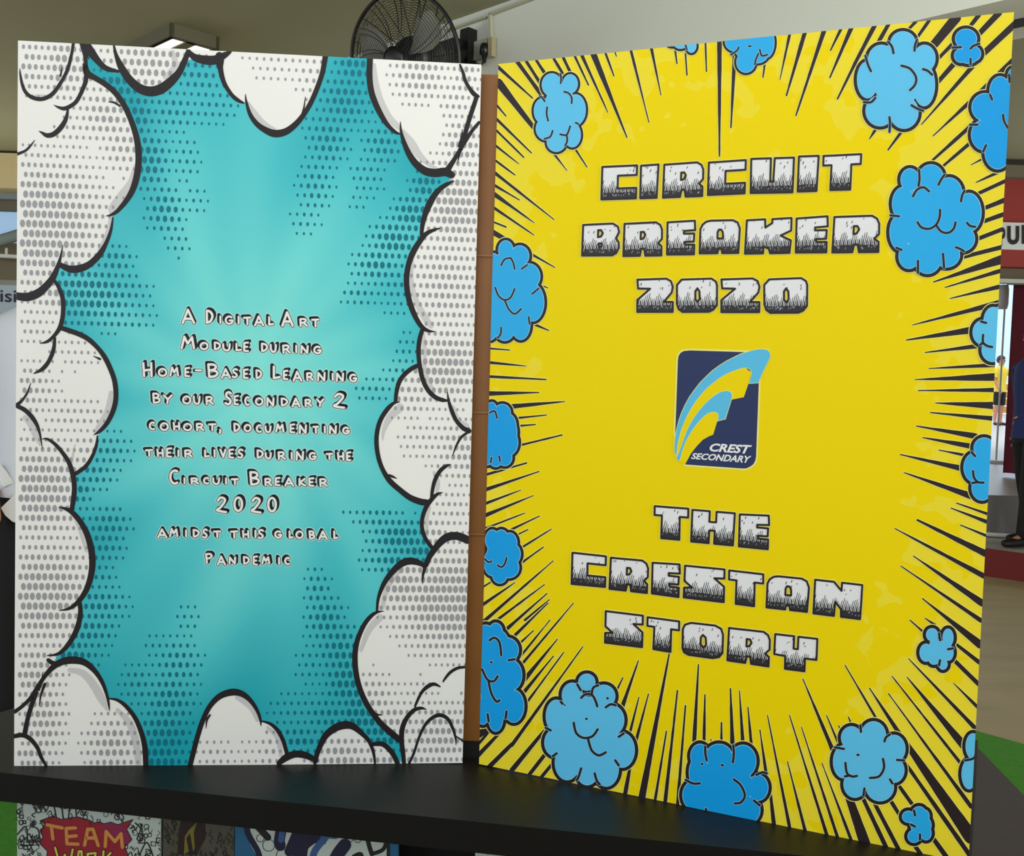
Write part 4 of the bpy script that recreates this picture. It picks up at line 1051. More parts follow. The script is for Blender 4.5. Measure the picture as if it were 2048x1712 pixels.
for (kc, ow, lobes, arcs) in PUFFS:
    mb = MB(); E_ = [tuple(float(x) for x in l_.split()) for l_ in lobes.split(',')]
    for l_ in E_:
        RBD.fill(mb, ell(l_[0], l_[1], l_[2] + ow + 1.6, l_[3] + ow + 1.6, 28), 3, YH)
        RBD.fill(mb, ell(l_[0], l_[1], l_[2] + ow, l_[3] + ow, 28), 4, BK)
        RBD.fill(mb, ell(l_[0], l_[1], l_[2] + 1.2, l_[3] + 1.2, 28), 5, BH)
        RBD.fill(mb, ell(l_[0], l_[1], l_[2], l_[3], 28), 6, BLU[kc])
    for a_ in arcs.split(';'):
        pp = [tuple(float(x) for x in p_.split()) for p_ in a_.split(',')]
        RBD.stroke(mb, pp, 7, BH, w=(6.6 if ow > 7 else 5.4), k=5)
        RBD.stroke(mb, pp, 8, BK, w=(4.8 if ow > 7 else 3.6), k=5)
    mb.build('blue_puff', RBD.root)

# block heading letters
BG = {
    'C': ([(0, 0), (1, 0), (1, .29), (.46, .29), (.46, .68), (1, .68), (1, 1), (0, 1)], []),
    'I': ([(0, 0), (1, 0), (1, 1), (0, 1)], []),
    'R': ([(0, .02), (.84, 0), (.95, .08), (1, .22), (1, .5), (.9, .63), (.99, .72), (.99, 1), (.57, 1), (.54, .79), (.46, .79), (.43, 1), (0, 1)], [[(.44, .28), (.52, .28), (.56, .37), (.51, .48), (.44, .5)]]),
    'U': ([(0, 0), (.46, 0), (.46, .68), (.53, .68), (.55, 0), (1, 0), (1, 1), (0, 1)], []),
    'T': ([(0, 0), (1, 0), (1, .28), (.75, .28), (.75, 1), (.21, 1), (.22, .28), (0, .28)], []),
    'B': ([(0, .02), (.82, 0), (.96, .1), (1, .27), (.92, .46), (.99, .6), (1, .76), (.93, .93), (.82, 1), (0, 1)], [[(.42, .2), (.5, .2), (.55, .3), (.5, .4), (.42, .42)], [(.44, .62), (.52, .62), (.53, .7), (.46, .76)]]),
    'E': ([(0, .03), (.98, 0), (1, .28), (.6, .3), (.6, .38), (.97, .38), (.96, .62), (.62, .63), (.66, .71), (.98, .71), (.98, 1), (.02, 1)], []),
    'A': ([(0, .25), (.05, .12), (.14, .03), (.25, 0), (.82, 0), (.94, .07), (1, .25), (.98, 1), (.57, 1), (.55, .87), (.47, .87), (.45, 1), (0, 1)], [[(.44, .36), (.47, .28), (.53, .28), (.57, .36), (.58, .55), (.44, .55)]]),
    'K': ([(.02, .04), (.42, .02), (.43, .26), (.58, .13), (.58, .02), (1, 0), (1, .36), (.77, .5), (1, .64), (.98, 1), (.55, 1), (.52, .87), (.4, .8), (.4, 1), (0, 1)], []),
    '2': ([(0, .02), (.82, 0), (.95, .08), (1, .25), (.97, .42), (.75, .7), (1, .7), (1, 1), (0, 1), (0, .64), (.36, .3), (.02, .29)], []),
    '0': ([(0, .18), (.12, .02), (.86, 0), (.97, .09), (1, .2), (1, .8), (.91, .94), (.8, 1), (.14, 1), (.04, .91), (0, .75)], [[(.46, .38), (.51, .29), (.56, .38), (.57, .6), (.52, .7), (.46, .62)]]),
    'O': ([(0, .22), (.05, .08), (.2, 0), (.8, 0), (.95, .08), (1, .25), (1, .8), (.92, .94), (.76, 1), (.15, 1), (.04, .94), (0, .82)], [[(.45, .42), (.5, .33), (.57, .4), (.59, .62), (.52, .72), (.45, .62)]]),
    'H': ([(0, 0), (.41, 0), (.41, .33), (.57, .33), (.57, 0), (1, 0), (1, 1), (.55, 1), (.55, .6), (.42, .6), (.42, 1), (0, 1)], []),
    'S': ([(0, 0), (1, 0), (1, .28), (.75, .3), (1, .53), (1, 1), (0, 1), (0, .69), (.2, .66), (0, .48)], []),
    'N': ([(0, 0), (.4, 0), (.57, .24), (.57, 0), (1, 0), (1, 1), (.59, 1), (.58, .78), (.45, .58), (.44, 1), (0, 1)], []),
    'Y': ([(0, 0), (.45, 0), (.45, .37), (.55, .37), (.55, 0), (1, 0), (1, .62), (.73, .62), (.73, 1), (.27, 1), (.26, .62), (0, .6)], []),
}


def zq(o_, s__, *pts):
    return [(o_[0] + p_[0] / s__, o_[1] + p_[1] / s__) for p_ in pts]


ZA, ZB, ZC, ZD, ZE, ZF, ZG, ZH, ZI, ZJ = ((1180, 290), 6.8267), ((1460, 290), 6.8267), ((1140, 420), 6.0235), ((1440, 410), 6.0235), ((1260, 540), 5.389), ((1290, 1000), 7.585), ((1130, 1090), 6.606), ((1420, 1110), 6.4), ((1190, 1210), 8.192), ((1420, 1230), 8.533)
HEAD = [
    [('C', zq(*ZA, (172, 302), (645, 280), (630, 730), (158, 745))), ('I', zq(*ZA, (700, 285), (938, 268), (912, 722), (688, 730))), ('R', zq(*ZA, (1018, 262), (1552, 235), (1540, 698), (998, 720))),
     ('C', [(1418.2, 325.5), (1492, 320.5), (1489.5, 387), (1416, 390.3)]), ('U', zq(*ZB, (292, 192), (875, 174), (855, 648), (283, 658))), ('I', zq(*ZB, (943, 160), (1212, 150), (1182, 630), (924, 638))), ('T', zq(*ZB, (1278, 152), (1792, 127), (1768, 606), (1264, 620)))],
    [('B', zq(*ZC, (162, 174), (597, 162), (590, 546), (148, 550))), ('R', zq(*ZC, (660, 160), (1112, 148), (1108, 548), (645, 556))), ('E', zq(*ZC, (1178, 138), (1513, 130), (1503, 535), (1163, 538))), ('A', [(1401.7, 442), (1480.3, 440.3), (1478.6, 506), (1399.6, 507)]),
     ('K', zq(*ZD, (315, 170), (863, 158), (850, 577), (302, 588))), ('E', zq(*ZD, (925, 152), (1303, 137), (1290, 572), (906, 574))), ('R', zq(*ZD, (1380, 137), (1920, 130), (1914, 567), (1353, 573)))],
    [('2', zq(*ZE, (82, 98), (463, 93), (463, 452), (80, 452))), ('0', zq(*ZE, (508, 97), (940, 93), (938, 450), (507, 453))), ('2', zq(*ZE, (987, 95), (1398, 91), (1394, 455), (986, 455))), ('0', zq(*ZE, (1447, 95), (1912, 87), (1908, 460), (1450, 463)))],
    [('T', zq(*ZF, (150, 92), (660, 130), (650, 612), (142, 568))), ('H', zq(*ZF, (722, 147), (1365, 200), (1335, 688), (702, 628))), ('E', zq(*ZF, (1440, 202), (1888, 236), (1874, 746), (1417, 700)))],
    [('C', zq(*ZG, (102, 100), (543, 148), (532, 553), (90, 512))), ('R', zq(*ZG, (610, 158), (1103, 212), (1090, 633), (590, 577))), ('E', zq(*ZG, (1160, 220), (1523, 255), (1510, 687), (1142, 636))), ('S', [(1370.6, 1131), (1449.3, 1138.6), (1447.8, 1204), (1367.6, 1194.5)]),
     ('T', zq(*ZH, (248, 195), (683, 245), (676, 668), (238, 610))), ('A', zq(*ZH, (742, 257), (1273, 310), (1253, 728), (724, 668))), ('N', zq(*ZH, (1347, 314), (1950, 382), (1922, 818), (1324, 745)))],
    [('S', zq(*ZI, (180, 97), (788, 172), (775, 688), (167, 613))), ('T', zq(*ZI, (865, 198), (1383, 266), (1370, 788), (850, 700))), ('O', [(1366.3, 1243.5), (1446.8, 1252.5), (1444.8, 1318.5), (1365, 1307.5)]), ('R', zq(*ZJ, (328, 207), (1028, 298), (1008, 876), (298, 770))), ('Y', zq(*ZJ, (1115, 322), (1833, 404), (1808, 983), (1085, 888)))],
]
LW = mat('heading_white_print', (240, 240, 244), 0.5, 0.3)
LD = mat('heading_charcoal_print', (46, 44, 50), 0.5, 0.3)
LG = mat('heading_fleck_print', (168, 168, 172), 0.5, 0.3)
for ln in HEAD:
    mb = MB()
    for ch, q in ln:
        poly, holes = BG[ch]; f = quadmap(q)
        wpx = math.hypot(q[1][0] - q[0][0], q[1][1] - q[0][1]); hpx = math.hypot(q[3][0] - q[0][0], q[3][1] - q[0][1])
        T_ = tri(poly, holes)
        mp_ = lambda P_: [f(*p_) for p_ in P_]
        for t_ in T_: RBD.fill(mb, mp_(t_), 4, LW)
        # charcoal foot and hatching
        hat = [[(-.1, .8), (1.1, .8), (1.1, 1.1), (-.1, 1.1)]]
        n_ = int(wpx / 3.6)
        for i in range(-2, n_ + 2):
            x = i / n_; tip = 0.52 + 0.09 * math.sin(i * 1.1) + random.uniform(-.04, .05)
            k_ = 10.0 / wpx
            hat.append([(x, .84), (x + 1.9 / wpx, .84), (x + 1.4 / wpx + k_ * (0.82 - tip) * 1.6, tip), (x + k_ * (0.82 - tip) * 1.6, tip + .02)])
            if i % 2: hat.append([(x, .84), (x + 3.6 / wpx, .84), (x + 2.2 / wpx + k_ * .2, .66), (x + k_ * .2, .66)])
        for h_ in hat:
            for t_ in T_:
                c_ = clip(h_, t_)
                if c_: RBD.fill(mb, mp_(c_), 5, LD)
        for i in range(int(wpx / 3)):
            x, y = random.random(), random.uniform(.8, .93)
            g = [(x, y), (x + 1.3 / wpx, y), (x + 2.4 / wpx, y - .045), (x + 1.2 / wpx, y - .045)]
            for t_ in T_:
                c_ = clip(g, t_)
                if c_: RBD.fill(mb, mp_(c_), 6, LG)
        for i in range(5):
            x, y = random.uniform(.05, .95), random.uniform(.07, .36)
            hh_ = random.uniform(.03, .09)
            g = [(x, y), (x + 1.6 / wpx, y), (x + 3.2 / wpx, y - hh_), (x + 1.6 / wpx, y - hh_)]
            for t_ in T_:
                c_ = clip(g, t_)
                if c_: RBD.fill(mb, mp_(c_), 5, LD)
        for lp in [poly] + holes:
            # halo outside, black line just inside the edge
            PP = [f(*p_) for p_ in lp]
            RBD.stroke(mb, [(a_, b_) for a_, b_ in PP], 3, YH, w=7.4, closed=True, raw=True)
            cx_ = sum(p_[0] for p_ in PP) / len(PP); cy_ = sum(p_[1] for p_ in PP) / len(PP)
            RBD.stroke(mb, [(a_, b_) for a_, b_ in PP], 7, BKR, w=4.1, closed=True, raw=True)
    mb.build('lettering', RBD.root)

# school emblem
NAVY = mat('navy_print', (38, 52, 96), 0.5, 0.3); CB = mat('crest_blue_print', (92, 196, 240), 0.5, 0.3)
EO, ES = (1330, 680), 6.3396


def EP(s_): return [(EO[0] + float(a_.split()[0]) / ES, EO[1] + float(a_.split()[1]) / ES) for a_ in s_.split(',')]


em = empty('emblem'); em.parent = RBD.root
navy = EP("165 250,172 205,192 170,220 148,250 138,320 132,1150 158,1175 170,1192 200,1190 540,1155 1480,1145 1530,1120 1575,1080 1605,1040 1624,1000 1630,255 1578,320 1440,130 1200")
mb = MB(); RBD.stroke(mb, navy, 1, YH, w=7, closed=True, raw=True); RBD.shape(mb, navy, 2, NAVY); mb.build('emblem_panel', em)
yel = EP("1095 410,1060 550,1000 725,850 755,835 770,765 1000,665 1025,612 1200,560 1220,480 1265,400 1350,330 1440,255 1578,165 1528,135 1440,160 1250,250 980,380 740,600 500,800 400,1000 340")
mb = MB(); RBD.shape(mb, yel, 3, YEL); mb.build('yellow_wing', em)
b1 = EP("130 1250,155 1120,180 1020,215 920,260 820,315 720,380 630,445 545,520 470,605 390,700 320,790 265,880 220,965 178,1050 150,1115 132,1180 120,1225 116,1260 118,1293 124,1315 140,1332 168,1335 210,1310 270,1250 390,1200 500,1190 540,1130 545,1070 548,1090 480,1100 430,1095 395,1075 365,1050 355,1020 352,960 358,900 380,830 405,760 440,680 490,600 550,520 620,450 700,385 785,330 870,280 960,240 1050,205 1140,180 1230,160 1320,150 1400,142 1470,125 1430,122 1340")
b2 = EP("770 645,808 648,835 660,850 690,850 730,835 770,765 1000,720 1010,665 1025,680 980,680 948,665 925,640 912,610 910,575 916,540 930,490 970,440 1020,390 1080,340 1150,298 1220,260 1290,235 1360,210 1430,190 1520,160 1525,150 1500,190 1400,240 1260,275 1160,320 1070,372 980,430 900,495 825,560 760,620 710,680 672,725 653")
for b_ in (b1, b2):
    mb = MB(); RBD.stroke(mb, b_, 4, YH, w=2.4, closed=True, raw=True); RBD.shape(mb, b_, 5, CB); mb.build('blue_wing', em)
for txt, q, bd in (('CREST', [(572, 1308), (1104, 1332), (1084, 1446), (565, 1412)], .035), ('SECONDARY', [(340, 1430), (1098, 1470), (1085, 1562), (330, 1508)], .03)):
    f = quadmap(zq(EO, ES, *q))
    text_mesh(txt, WH, lambda x, y: RBD.L(f(x, 1 - y), 4), shear=0.25, bold=bd).build('lettering', em)

# ------------------------------------------------------------------ brown taped strip behind the gap
BRN = mat('brown_packing_tape', (156, 102, 44), 0.38, 0.5, var=0.22, scale=14, bump=0.3)
a = on_plane(961, 152, (0, 1.175, 0), (0, 1, 0)); b = on_plane(994, 1497, (0, 1.175, 0), (0, 1, 0))
root = empty('cardboard_strip', (-0.038, 1.168, TZ)); tag(root, 'brown taped cardboard strip standing in the gap between the boards', 'cardboard strip')
zt = a.z - TZ; zb = 0.019
mb = MB()
vs = []; fs = []
NS = 30
for i in range(NS + 1):
    z = zb + (zt - zb) * i / NS
    wob = 0.0007 * math.sin(i * 1.7)
    for x, y in ((-0.030, 0.004), (-0.016, 0.0 + wob), (0.0, 0.001 - wob), (0.014, 0.0), (0.030, 0.003)): vs.append((x, y, z))
for i in range(NS):
    for j in range(4): fs.append((i * 5 + j, i * 5 + j + 1, (i + 1) * 5 + j + 1, (i + 1) * 5 + j))
mb.quadmesh(vs, fs, BRN); mb.box((0, 0.007, (zt + zb) / 2), (0.056, 0.006, zt - zb), BRN); mb.build('taped_face', root)
mb = MB()
mb.box((0.0, 0.004, 0.010), (0.06, 0.012, 0.020), mat('black_gap_shade', (14, 13, 13), 0.7)); mb.build('gap_shade_block', root)  # black block added to stand for the dark gap below the strip
for z in (0.62, 0.43, 0.28):
    mb = MB(); mb.box((0, -0.0012, z), (0.05, 0.0006, 0.0012), mat('tape_edge', (176, 132, 84), 0.3)); mb.build('tape_seam', root)

# ------------------------------------------------------------------ posters under the table
PO = fl + fd * 0.0 + Vector((-fd.y, fd.x, 0)) * 0.06
PO.z = SHZ
pn = Vector((-fd.y, fd.x, 0))


def poster(name, x0, x1, ytop, label, base):
    """sheet standing on the lower shelf; x0,x1 are the columns of its sides near the table edge"""
    a_ = on_plane(x0, 1650, PO, pn); b_ = on_plane(x1, 1690, PO, pn)
    o_ = Vector((a_.x, a_.y, SHZ)); top = TZ - TT - 0.012
    sh = Sheet(name, o_, fd, (0, 0, 1), [(x0 - 3, ytop - 30), (x1, ytop - 30 + (x1 - x0) * .105), (x1, 3000), (x0 - 3, 3000)], 0.0001)
    w_ = (b_ - o_).dot(fd)
    mb_ = MB(); mb_.box((w_ / 2, 0.002, (top - SHZ) / 2), (w_, 0.0036, top - SHZ), base); mb_.build('card', sh.root)
    tag(sh.root, label, 'poster')
    sh.x0, sh.x1 = x0, x1
    return sh


PW = mat('poster_white', (182, 194, 188), 0.6); PK = mat('poster_ink', (12, 14, 18), 0.6)
PR = mat('poster_crimson', (146, 20, 42), 0.6, var=.2, scale=30); PP_ = mat('poster_magenta', (132, 28, 84), 0.6)
PO1 = mat('poster_orange', (204, 140, 66), 0.6); PY1 = mat('poster_yellow', (208, 196, 78), 0.6)
PBL = mat('poster_blue', (24, 92, 132), 0.6); PNV = mat('poster_navy', (14, 16, 52), 0.6); PB2 = mat('poster_steel_blue', (52, 84, 136), 0.6)
p1 = poster('teamwork_poster', 34, 321, 1600, 'white doodled teamwork poster under the left end of the table', PW)
s_ = 5.689


def Q(px_, py_): return (px_ / s_, 1500 + py_ / s_)


mb = MB()
burst = [Q(*p_) for p_ in ((455, 805), (600, 750), (700, 790), (880, 760), (1010, 795), (1070, 830), (1130, 815), (1180, 840), (1260, 820), (1340, 850), (1510, 790), (1440, 900), (1500, 1020), (1420, 1100), (1460, 1206), (1460, 1500), (500, 1500), (540, 1150), (450, 1060), (490, 990), (460, 930), (510, 840))]
p1.shape(mb, burst, 1, PR)
p1.shape(mb, [Q(*p_) for p_ in ((1130, 825), (1340, 850), (1500, 795), (1430, 900), (1490, 1020), (1440, 1090), (1200, 900))], 1.5, PP_)
p1.stroke(mb, burst, 2, PK, w=1.6, closed=True, raw=True); mb.build('burst_print', p1.root)
mb = MB()
TW = [([(540, 850), (710, 885)], 0), ([(585, 860), (605, 1010)], 0), ([(860, 885), (755, 890), (765, 1065), (890, 1070)], 0), ([(760, 985), (870, 975)], 0), ([(965, 1080), (1000, 900), (1060, 900), (1120, 1085)], 0), ([(990, 1000), (1090, 1000)], 0), ([(1200, 1095), (1210, 925), (1310, 1040), (1380, 950), (1395, 1105)], 0)]
for st, _ in TW:
    pp = [Q(*p_) for p_ in st]
    p1.stroke(mb, pp, 3, PR, w=9.4, raw=True); p1.stroke(mb, pp, 4, PO1, w=6.6, raw=True)
for st in ([(630, 1110), (690, 1330), (740, 1190), (790, 1330), (830, 1130)], [(900, 1150), (870, 1340), (940, 1340), (930, 1150), (900, 1150)], [(1000, 1340), (1000, 1180), (1090, 1170), (1080, 1240), (1010, 1250)], [(1180, 1150), (1170, 1340)], [(1260, 1170), (1190, 1250), (1280, 1340)]):
    pp = [Q(*p_) for p_ in st]
    p1.stroke(mb, pp, 3, PK, w=7.4, raw=True); p1.stroke(mb, pp, 4, PY1, w=4.2, raw=True)
mb.build('lettering', p1.root)
mb = MB(); rnd = random.Random(3)
for i in range(300):
    x = rnd.uniform(195, 1830); y = rnd.uniform(585, 1400) + x * 0.05
    if inside(Q(x, y), burst): continue
    r_ = rnd.uniform(14, 30); kind_ = i % 4
    if kind_ == 0: P_ = ell(x, y, r_, r_ * 1.15, 12)
    elif kind_ == 1: P_ = [(x - r_, y - r_), (x + r_, y - r_ * .7), (x + r_ * .8, y + r_), (x - r_, y + r_ * .8)]
    elif kind_ == 2: P_ = smooth([(x - r_ * 1.5, y), (x, y - r_ * 1.6), (x + r_, y + r_), (x + r_ * 2, y - r_)], 4)
    else: P_ = smooth([(x, y - 2 * r_), (x + r_, y), (x - r_ * .6, y + r_), (x + r_ * .5, y + 2 * r_)], 4)
    p1.stroke(mb, [Q(*p_) for p_ in P_], 2, PK, w=rnd.choice((1.0, 1.4, 2.0)), closed=kind_ < 2, raw=True)
for st in ([(610, 610), (640, 760)], [(700, 620), (720, 780)], [(800, 625), (780, 770)], [(860, 630), (870, 750)], [(230, 1080), (370, 1085)], [(1590, 1190), (1670, 1050), (1740, 1200)], [(1540, 830), (1600, 900), (1560, 1010), (1620, 1020), (1610, 840)], [(200, 960), (280, 870), (310, 930), (320, 1050), (440, 1000), (430, 900), (350, 860)]):
    p1.stroke(mb, [Q(*p_) for p_ in st], 3, PK, w=2.4)
tag(mb.build('doodle_print', p1.root))

p2 = poster('flame_poster', 326, 468, 1628, 'dark grey doodled poster with yellow flames under the table', mat('poster_dark_grey', (74, 72, 60), 0.7, var=.2, scale=40))
mb = MB(); s2 = 6.0235


def Q2(px_, py_): return (300 + px_ / s2, 1560 + py_ / s2)


p2.shape(mb, [Q2(*p_) for p_ in ((380, 440), (660, 440), (670, 700), (560, 900), (330, 900), (350, 600))], 1, mat('poster_maroon', (34, 10, 9), 0.7))
p2.shape(mb, [Q2(*p_) for p_ in ((470, 600), (570, 505), (545, 570), (530, 640), (540, 820), (520, 860), (495, 700), (480, 640), (440, 700), (470, 860), (410, 900), (420, 680))], 2, mat('poster_olive_yellow', (112, 104, 34), 0.7))
for i in range(90):
    x = rnd.uniform(150, 1000); y = rnd.uniform(440, 950)
    if 340 < x < 660 and y < 850: continue
    r_ = rnd.uniform(20, 50)
    p2.stroke(mb, [Q2(*p_) for p_ in smooth([(x, y - r_), (x + r_ * .6, y), (x - r_ * .3, y + r_ * .5), (x + r_ * .2, y + r_ * 1.4)], 3)], 2, PK, w=1.3, raw=True)
mb.build('doodle_print', p2.root)

p3 = poster('blue_poster', 470, 797, 1645, 'blue poster with white panels and navy brush shapes under the table', PBL)
mb = MB()
p3.shape(mb, [Q2(*p_) for p_ in ((1200, 480), (1160, 600), (1200, 760), (1330, 1000), (2900, 1100), (2830, 640))], 1, PW)
for st, w_, m_ in (([(1180, 500), (1180, 640), (1300, 860), (1330, 1000)], 12, PNV), ([(1280, 540), (1420, 690)], 14, PK), ([(1590, 560), (1560, 720), (1570, 790)], 22, PNV), ([(1600, 580), (1580, 720)], 12, PB2), ([(1790, 600), (1680, 860)], 20, PNV), ([(1950, 680), (1830, 780), (1800, 950)], 30, PNV), ([(1960, 640), (2060, 720)], 24, PNV)):
    p3.stroke(mb, [Q2(*p_) for p_ in st], 2 if m_ is not PB2 else 3, m_, w=w_)


def Q3(px_, py_): return (600 + px_ / 4.452, 1600 + py_ / 4.452)


for st, w_, m_ in (([(200, 320), (320, 330)], 8, PB2), ([(230, 330), (140, 440), (110, 520)], 14, PB2), ([(400, 400), (340, 480), (300, 560)], 26, PNV), ([(600, 340), (620, 420), (640, 480)], 9, PK), ([(640, 480), (740, 440), (775, 350)], 8, PK), ([(480, 500), (540, 480), (560, 540)], 8, PK)):
    p3.stroke(mb, [Q3(*p_) for p_ in st], 2, m_, w=w_)
for c_, r_ in ((Q2(1330, 700), 7.5), (Q2(1430, 785), 12), (Q2(1590, 900), 11), (Q3(450, 340), 6.5), (Q3(515, 350), 6.5)):
    p3.stroke(mb, ell(c_[0], c_[1], r_, r_, 16), 4, PK, w=1.3, closed=True, raw=True)
p3.shape(mb, [Q3(*p_) for p_ in ((772, 340), (800, 350), (800, 560), (772, 560))], 3, PK)
mb.build('brush_print', p3.root)
p4 = poster('circle_doodle_poster', 952, 1240, 1697, 'white poster with small black circles under the middle of the table', PW)
mb = MB()
for i in range(60):
    x = rnd.uniform(952, 1235); y = 1700 + (x - 950) * .105 + rnd.uniform(0, 45)
    r_ = rnd.uniform(3, 6); p4.stroke(mb, ell(x, y, r_, r_ * 1.1, 12), 1, PK, w=1.2, closed=True, raw=True)
mb.build('doodle_print', p4.root)
# black sheet added to stand for the shade behind and between the posters
q = LF + fd * (T0 + 0.004) + pn * 0.12
mb = MB(); wl = T1 - T0 - 0.02
mb.box((q.x + fd.x * wl / 2, q.y + fd.y * wl / 2, (SHZ + TZ - TT) / 2), (wl, 0.01, TZ - TT - SHZ), mat('black_shade_sheet', (10, 10, 10), 0.9), axes=(fd, pn, Z))
tag(mb.build('gap_shade_sheet'), 'black sheet added for the dark gap behind the posters under the table', 'dark sheet')


# ------------------------------------------------------------------ people
def skin_mesh(joints, edges, mats_, root_i=0, sub=2):
    """joints: list of (pos, rx, ry)"""
    me = bpy.data.meshes.new('s'); me.from_pydata([j[0] for j in joints], edges, [])
    o = bpy.data.objects.new('s', me); COL.objects.link(o)
    o.modifiers.new('k', 'SKIN')
    sv = me.skin_vertices[0].data if me.skin_vertices else None
    for i, j in enumerate(joints):
        sv[i].radius = (j[1], j[2]); sv[i].use_root = (i == root_i)
    o.modifiers['k'].use_smooth_shade = True
    sb = o.modifiers.new('b', 'SUBSURF'); sb.levels = sub; sb.render_levels = sub
    dg = bpy.context.evaluated_depsgraph_get(); dg.update()
    r_ = bpy.data.meshes.new_from_object(o.evaluated_get(dg))
    bpy.data.objects.remove(o); bpy.data.meshes.remove(me)
    r_.materials.clear(); r_.materials.append(mats_)
    return r_


SKIN = mat('skin_tan', (186, 128, 100), 0.55, var=.05, scale=30)


def person(name, loc, rz, H, shirt, trousers, shoe, hair, label, armL, armR, long_sleeve=False, shorts=False, untucked=True, step=0.0):
    """armL/armR: (elbow, wrist) in body coordinates of a 1.7 m figure facing -Y"""
    root = empty(name, loc, rz); root.scale = (H / 1.7,) * 3
    tag(root, label, 'person')
    J = []; E = []
    def add(p_, r_, prev=None, r2=None):
        J.append((Vector(p_), r_, r2 or r_))
        if prev is not None: E.append((prev, len(J) - 1))
        return len(J) - 1
    pel = add((0, 0, .95), .135, None, .10); sp_ = add((0, 0, 1.10), .12, pel, .095); ch_ = add((0, 0, 1.27), .125, sp_, .095)
    nk = add((0, .01, 1.42), .052, ch_); hd0 = add((0, 0, 1.50), .06, nk); hd1 = add((0, -.005, 1.57), .078, hd0, .088); hd2 = add((0, .005, 1.65), .07, hd1, .08)
    hands = []
    for sgn, (el, wr) in ((-1, armL), (1, armR)):
        sh = add((sgn * .155, 0, 1.375), .048, ch_); e_ = add(el, .041, sh); m_ = add((Vector(el) + Vector(wr)) / 2, .036, e_); w_ = add(wr, .025, m_)
        d = (Vector(wr) - Vector(el)).normalized(); side_ = Vector((0, -1, 0)) if abs(d.y) < .8 else Vector((0, 0, 1))
        side_ = (side_ - d * side_.dot(d)).normalized(); nrm = d.cross(side_)
        palm = add(Vector(wr) + d * .055, .030, w_, .020)
        hands.append((Vector(wr) + d * .04, d, side_, nrm, sgn))
    for sgn in (-1, 1):
        k_ = step * sgn
        hp = add((sgn * .09, 0, .88), .09, pel); kn = add((sgn * .10, -.01 - k_ * .5, .48), .056, hp); cf = add((sgn * .105, .015 - k_ * .68, .34), .05, kn)
        an = add((sgn * .11, .02 - k_, .09), .035, cf); add((sgn * .12, -.10 - k_, .035), .033, an)
    body = link('body', skin_mesh(J, E, SKIN), root)
    for base, d, side_, nrm, sgn in hands:
        for k in range(4):
            off = side_ * (.026 - .0175 * k); ln = (.068, .076, .072, .058)[k]
            p_ = base + off; q1 = p_ + d * (.045 + ln * .45) - nrm * sgn * .006; q2 = q1 + d * (ln * .4) - nrm * sgn * .022
            b_ = skin_mesh([(p_, .009, .009), (q1, .0085, .0085), (q2, .007, .007)], [(0, 1), (1, 2)], SKIN, 0, 1)
            link('finger', b_, root)
        p_ = base + side_ * .012; b_ = skin_mesh([(p_, .011, .011), (p_ + side_ * .035 + d * .028, .010, .010), (p_ + side_ * .042 + d * .058, .008, .008)], [(0, 1), (1, 2)], SKIN, 0, 1)
        link('thumb', b_, root)
    # face
    mb_ = MB()
    mb_.tube([(0, -.078, 1.60), (0, -.098, 1.565), (0, -.082, 1.555)], [.008, .014, .010], SKIN, 8); mb_.build('nose', root)
    mb_ = MB()
    for sgn in (-1, 1): mb_.lathe([(0, .012), (.010, .006), (.012, 0)], (sgn * .03, -.078, 1.595), (0, -1, 0), mat('eye_dark', (30, 22, 20), .3), 10)
    mb_.build('eyes', root)
    mb_ = MB(); mb_.tube([(-.024, -.076, 1.527), (0, -.086, 1.524), (.024, -.076, 1.527)], .005, mat('lips', (150, 84, 76), .5), 6); mb_.build('mouth', root)
    for sgn in (-1, 1):
        mb_ = MB(); mb_.lathe([(0, .008), (.016, .006), (.02, 0), (.016, -.006), (0, -.008)], (sgn * .079, .01, 1.575), (1, 0, 0), SKIN, 12); mb_.build('ear', root)
    mb_ = MB(); vs_ = []; fs_ = []; n1_, n2_ = 24, 16
    for a_ in range(n2_ + 1):
        for b_ in range(n1_):
            ph, al = math.pi * a_ / n2_, 2 * math.pi * b_ / n1_
            rr_ = 1 + .03 * math.sin(7 * al) * math.sin(ph)
            vs_.append((.086 * rr_ * math.sin(ph) * math.cos(al), .014 + .103 * rr_ * math.sin(ph) * math.sin(al), 1.605 + .105 * math.cos(ph)))
    for a_ in range(n2_):
        for b_ in range(n1_):
            f_ = (a_ * n1_ + b_, a_ * n1_ + (b_ + 1) % n1_, (a_ + 1) * n1_ + (b_ + 1) % n1_, (a_ + 1) * n1_ + b_)
            yy = sum(vs_[t_][1] for t_ in f_) / 4; zz = sum(vs_[t_][2] for t_ in f_) / 4
            if zz < 1.535 or (yy < -.012 and zz < 1.632) or (yy < .02 and zz < 1.58): continue
            fs_.append(f_)
    mb_.quadmesh(vs_, fs_, hair); o_ = mb_.build('hair', root)
    sm_ = o_.modifiers.new('thickness', 'SOLIDIFY'); sm_.thickness = .006; sm_.offset = -1

    def loft(mb2, rings, m_, n=28):
        v2 = []
        for (cx_, cy_, cz_, ra, rb) in rings:
            for q_ in range(n):
                al = 2 * math.pi * q_ / n
                v2.append((cx_ + ra * math.cos(al), cy_ + rb * math.sin(al), cz_))
        f2 = [(i_ * n + q_, i_ * n + (q_ + 1) % n, (i_ + 1) * n + (q_ + 1) % n, (i_ + 1) * n + q_) for i_ in range(len(rings) - 1) for q_ in range(n)]
        mb2.quadmesh(v2, f2, m_)
    # shirt
    mb_ = MB()
    zb_ = .82 if untucked else .95
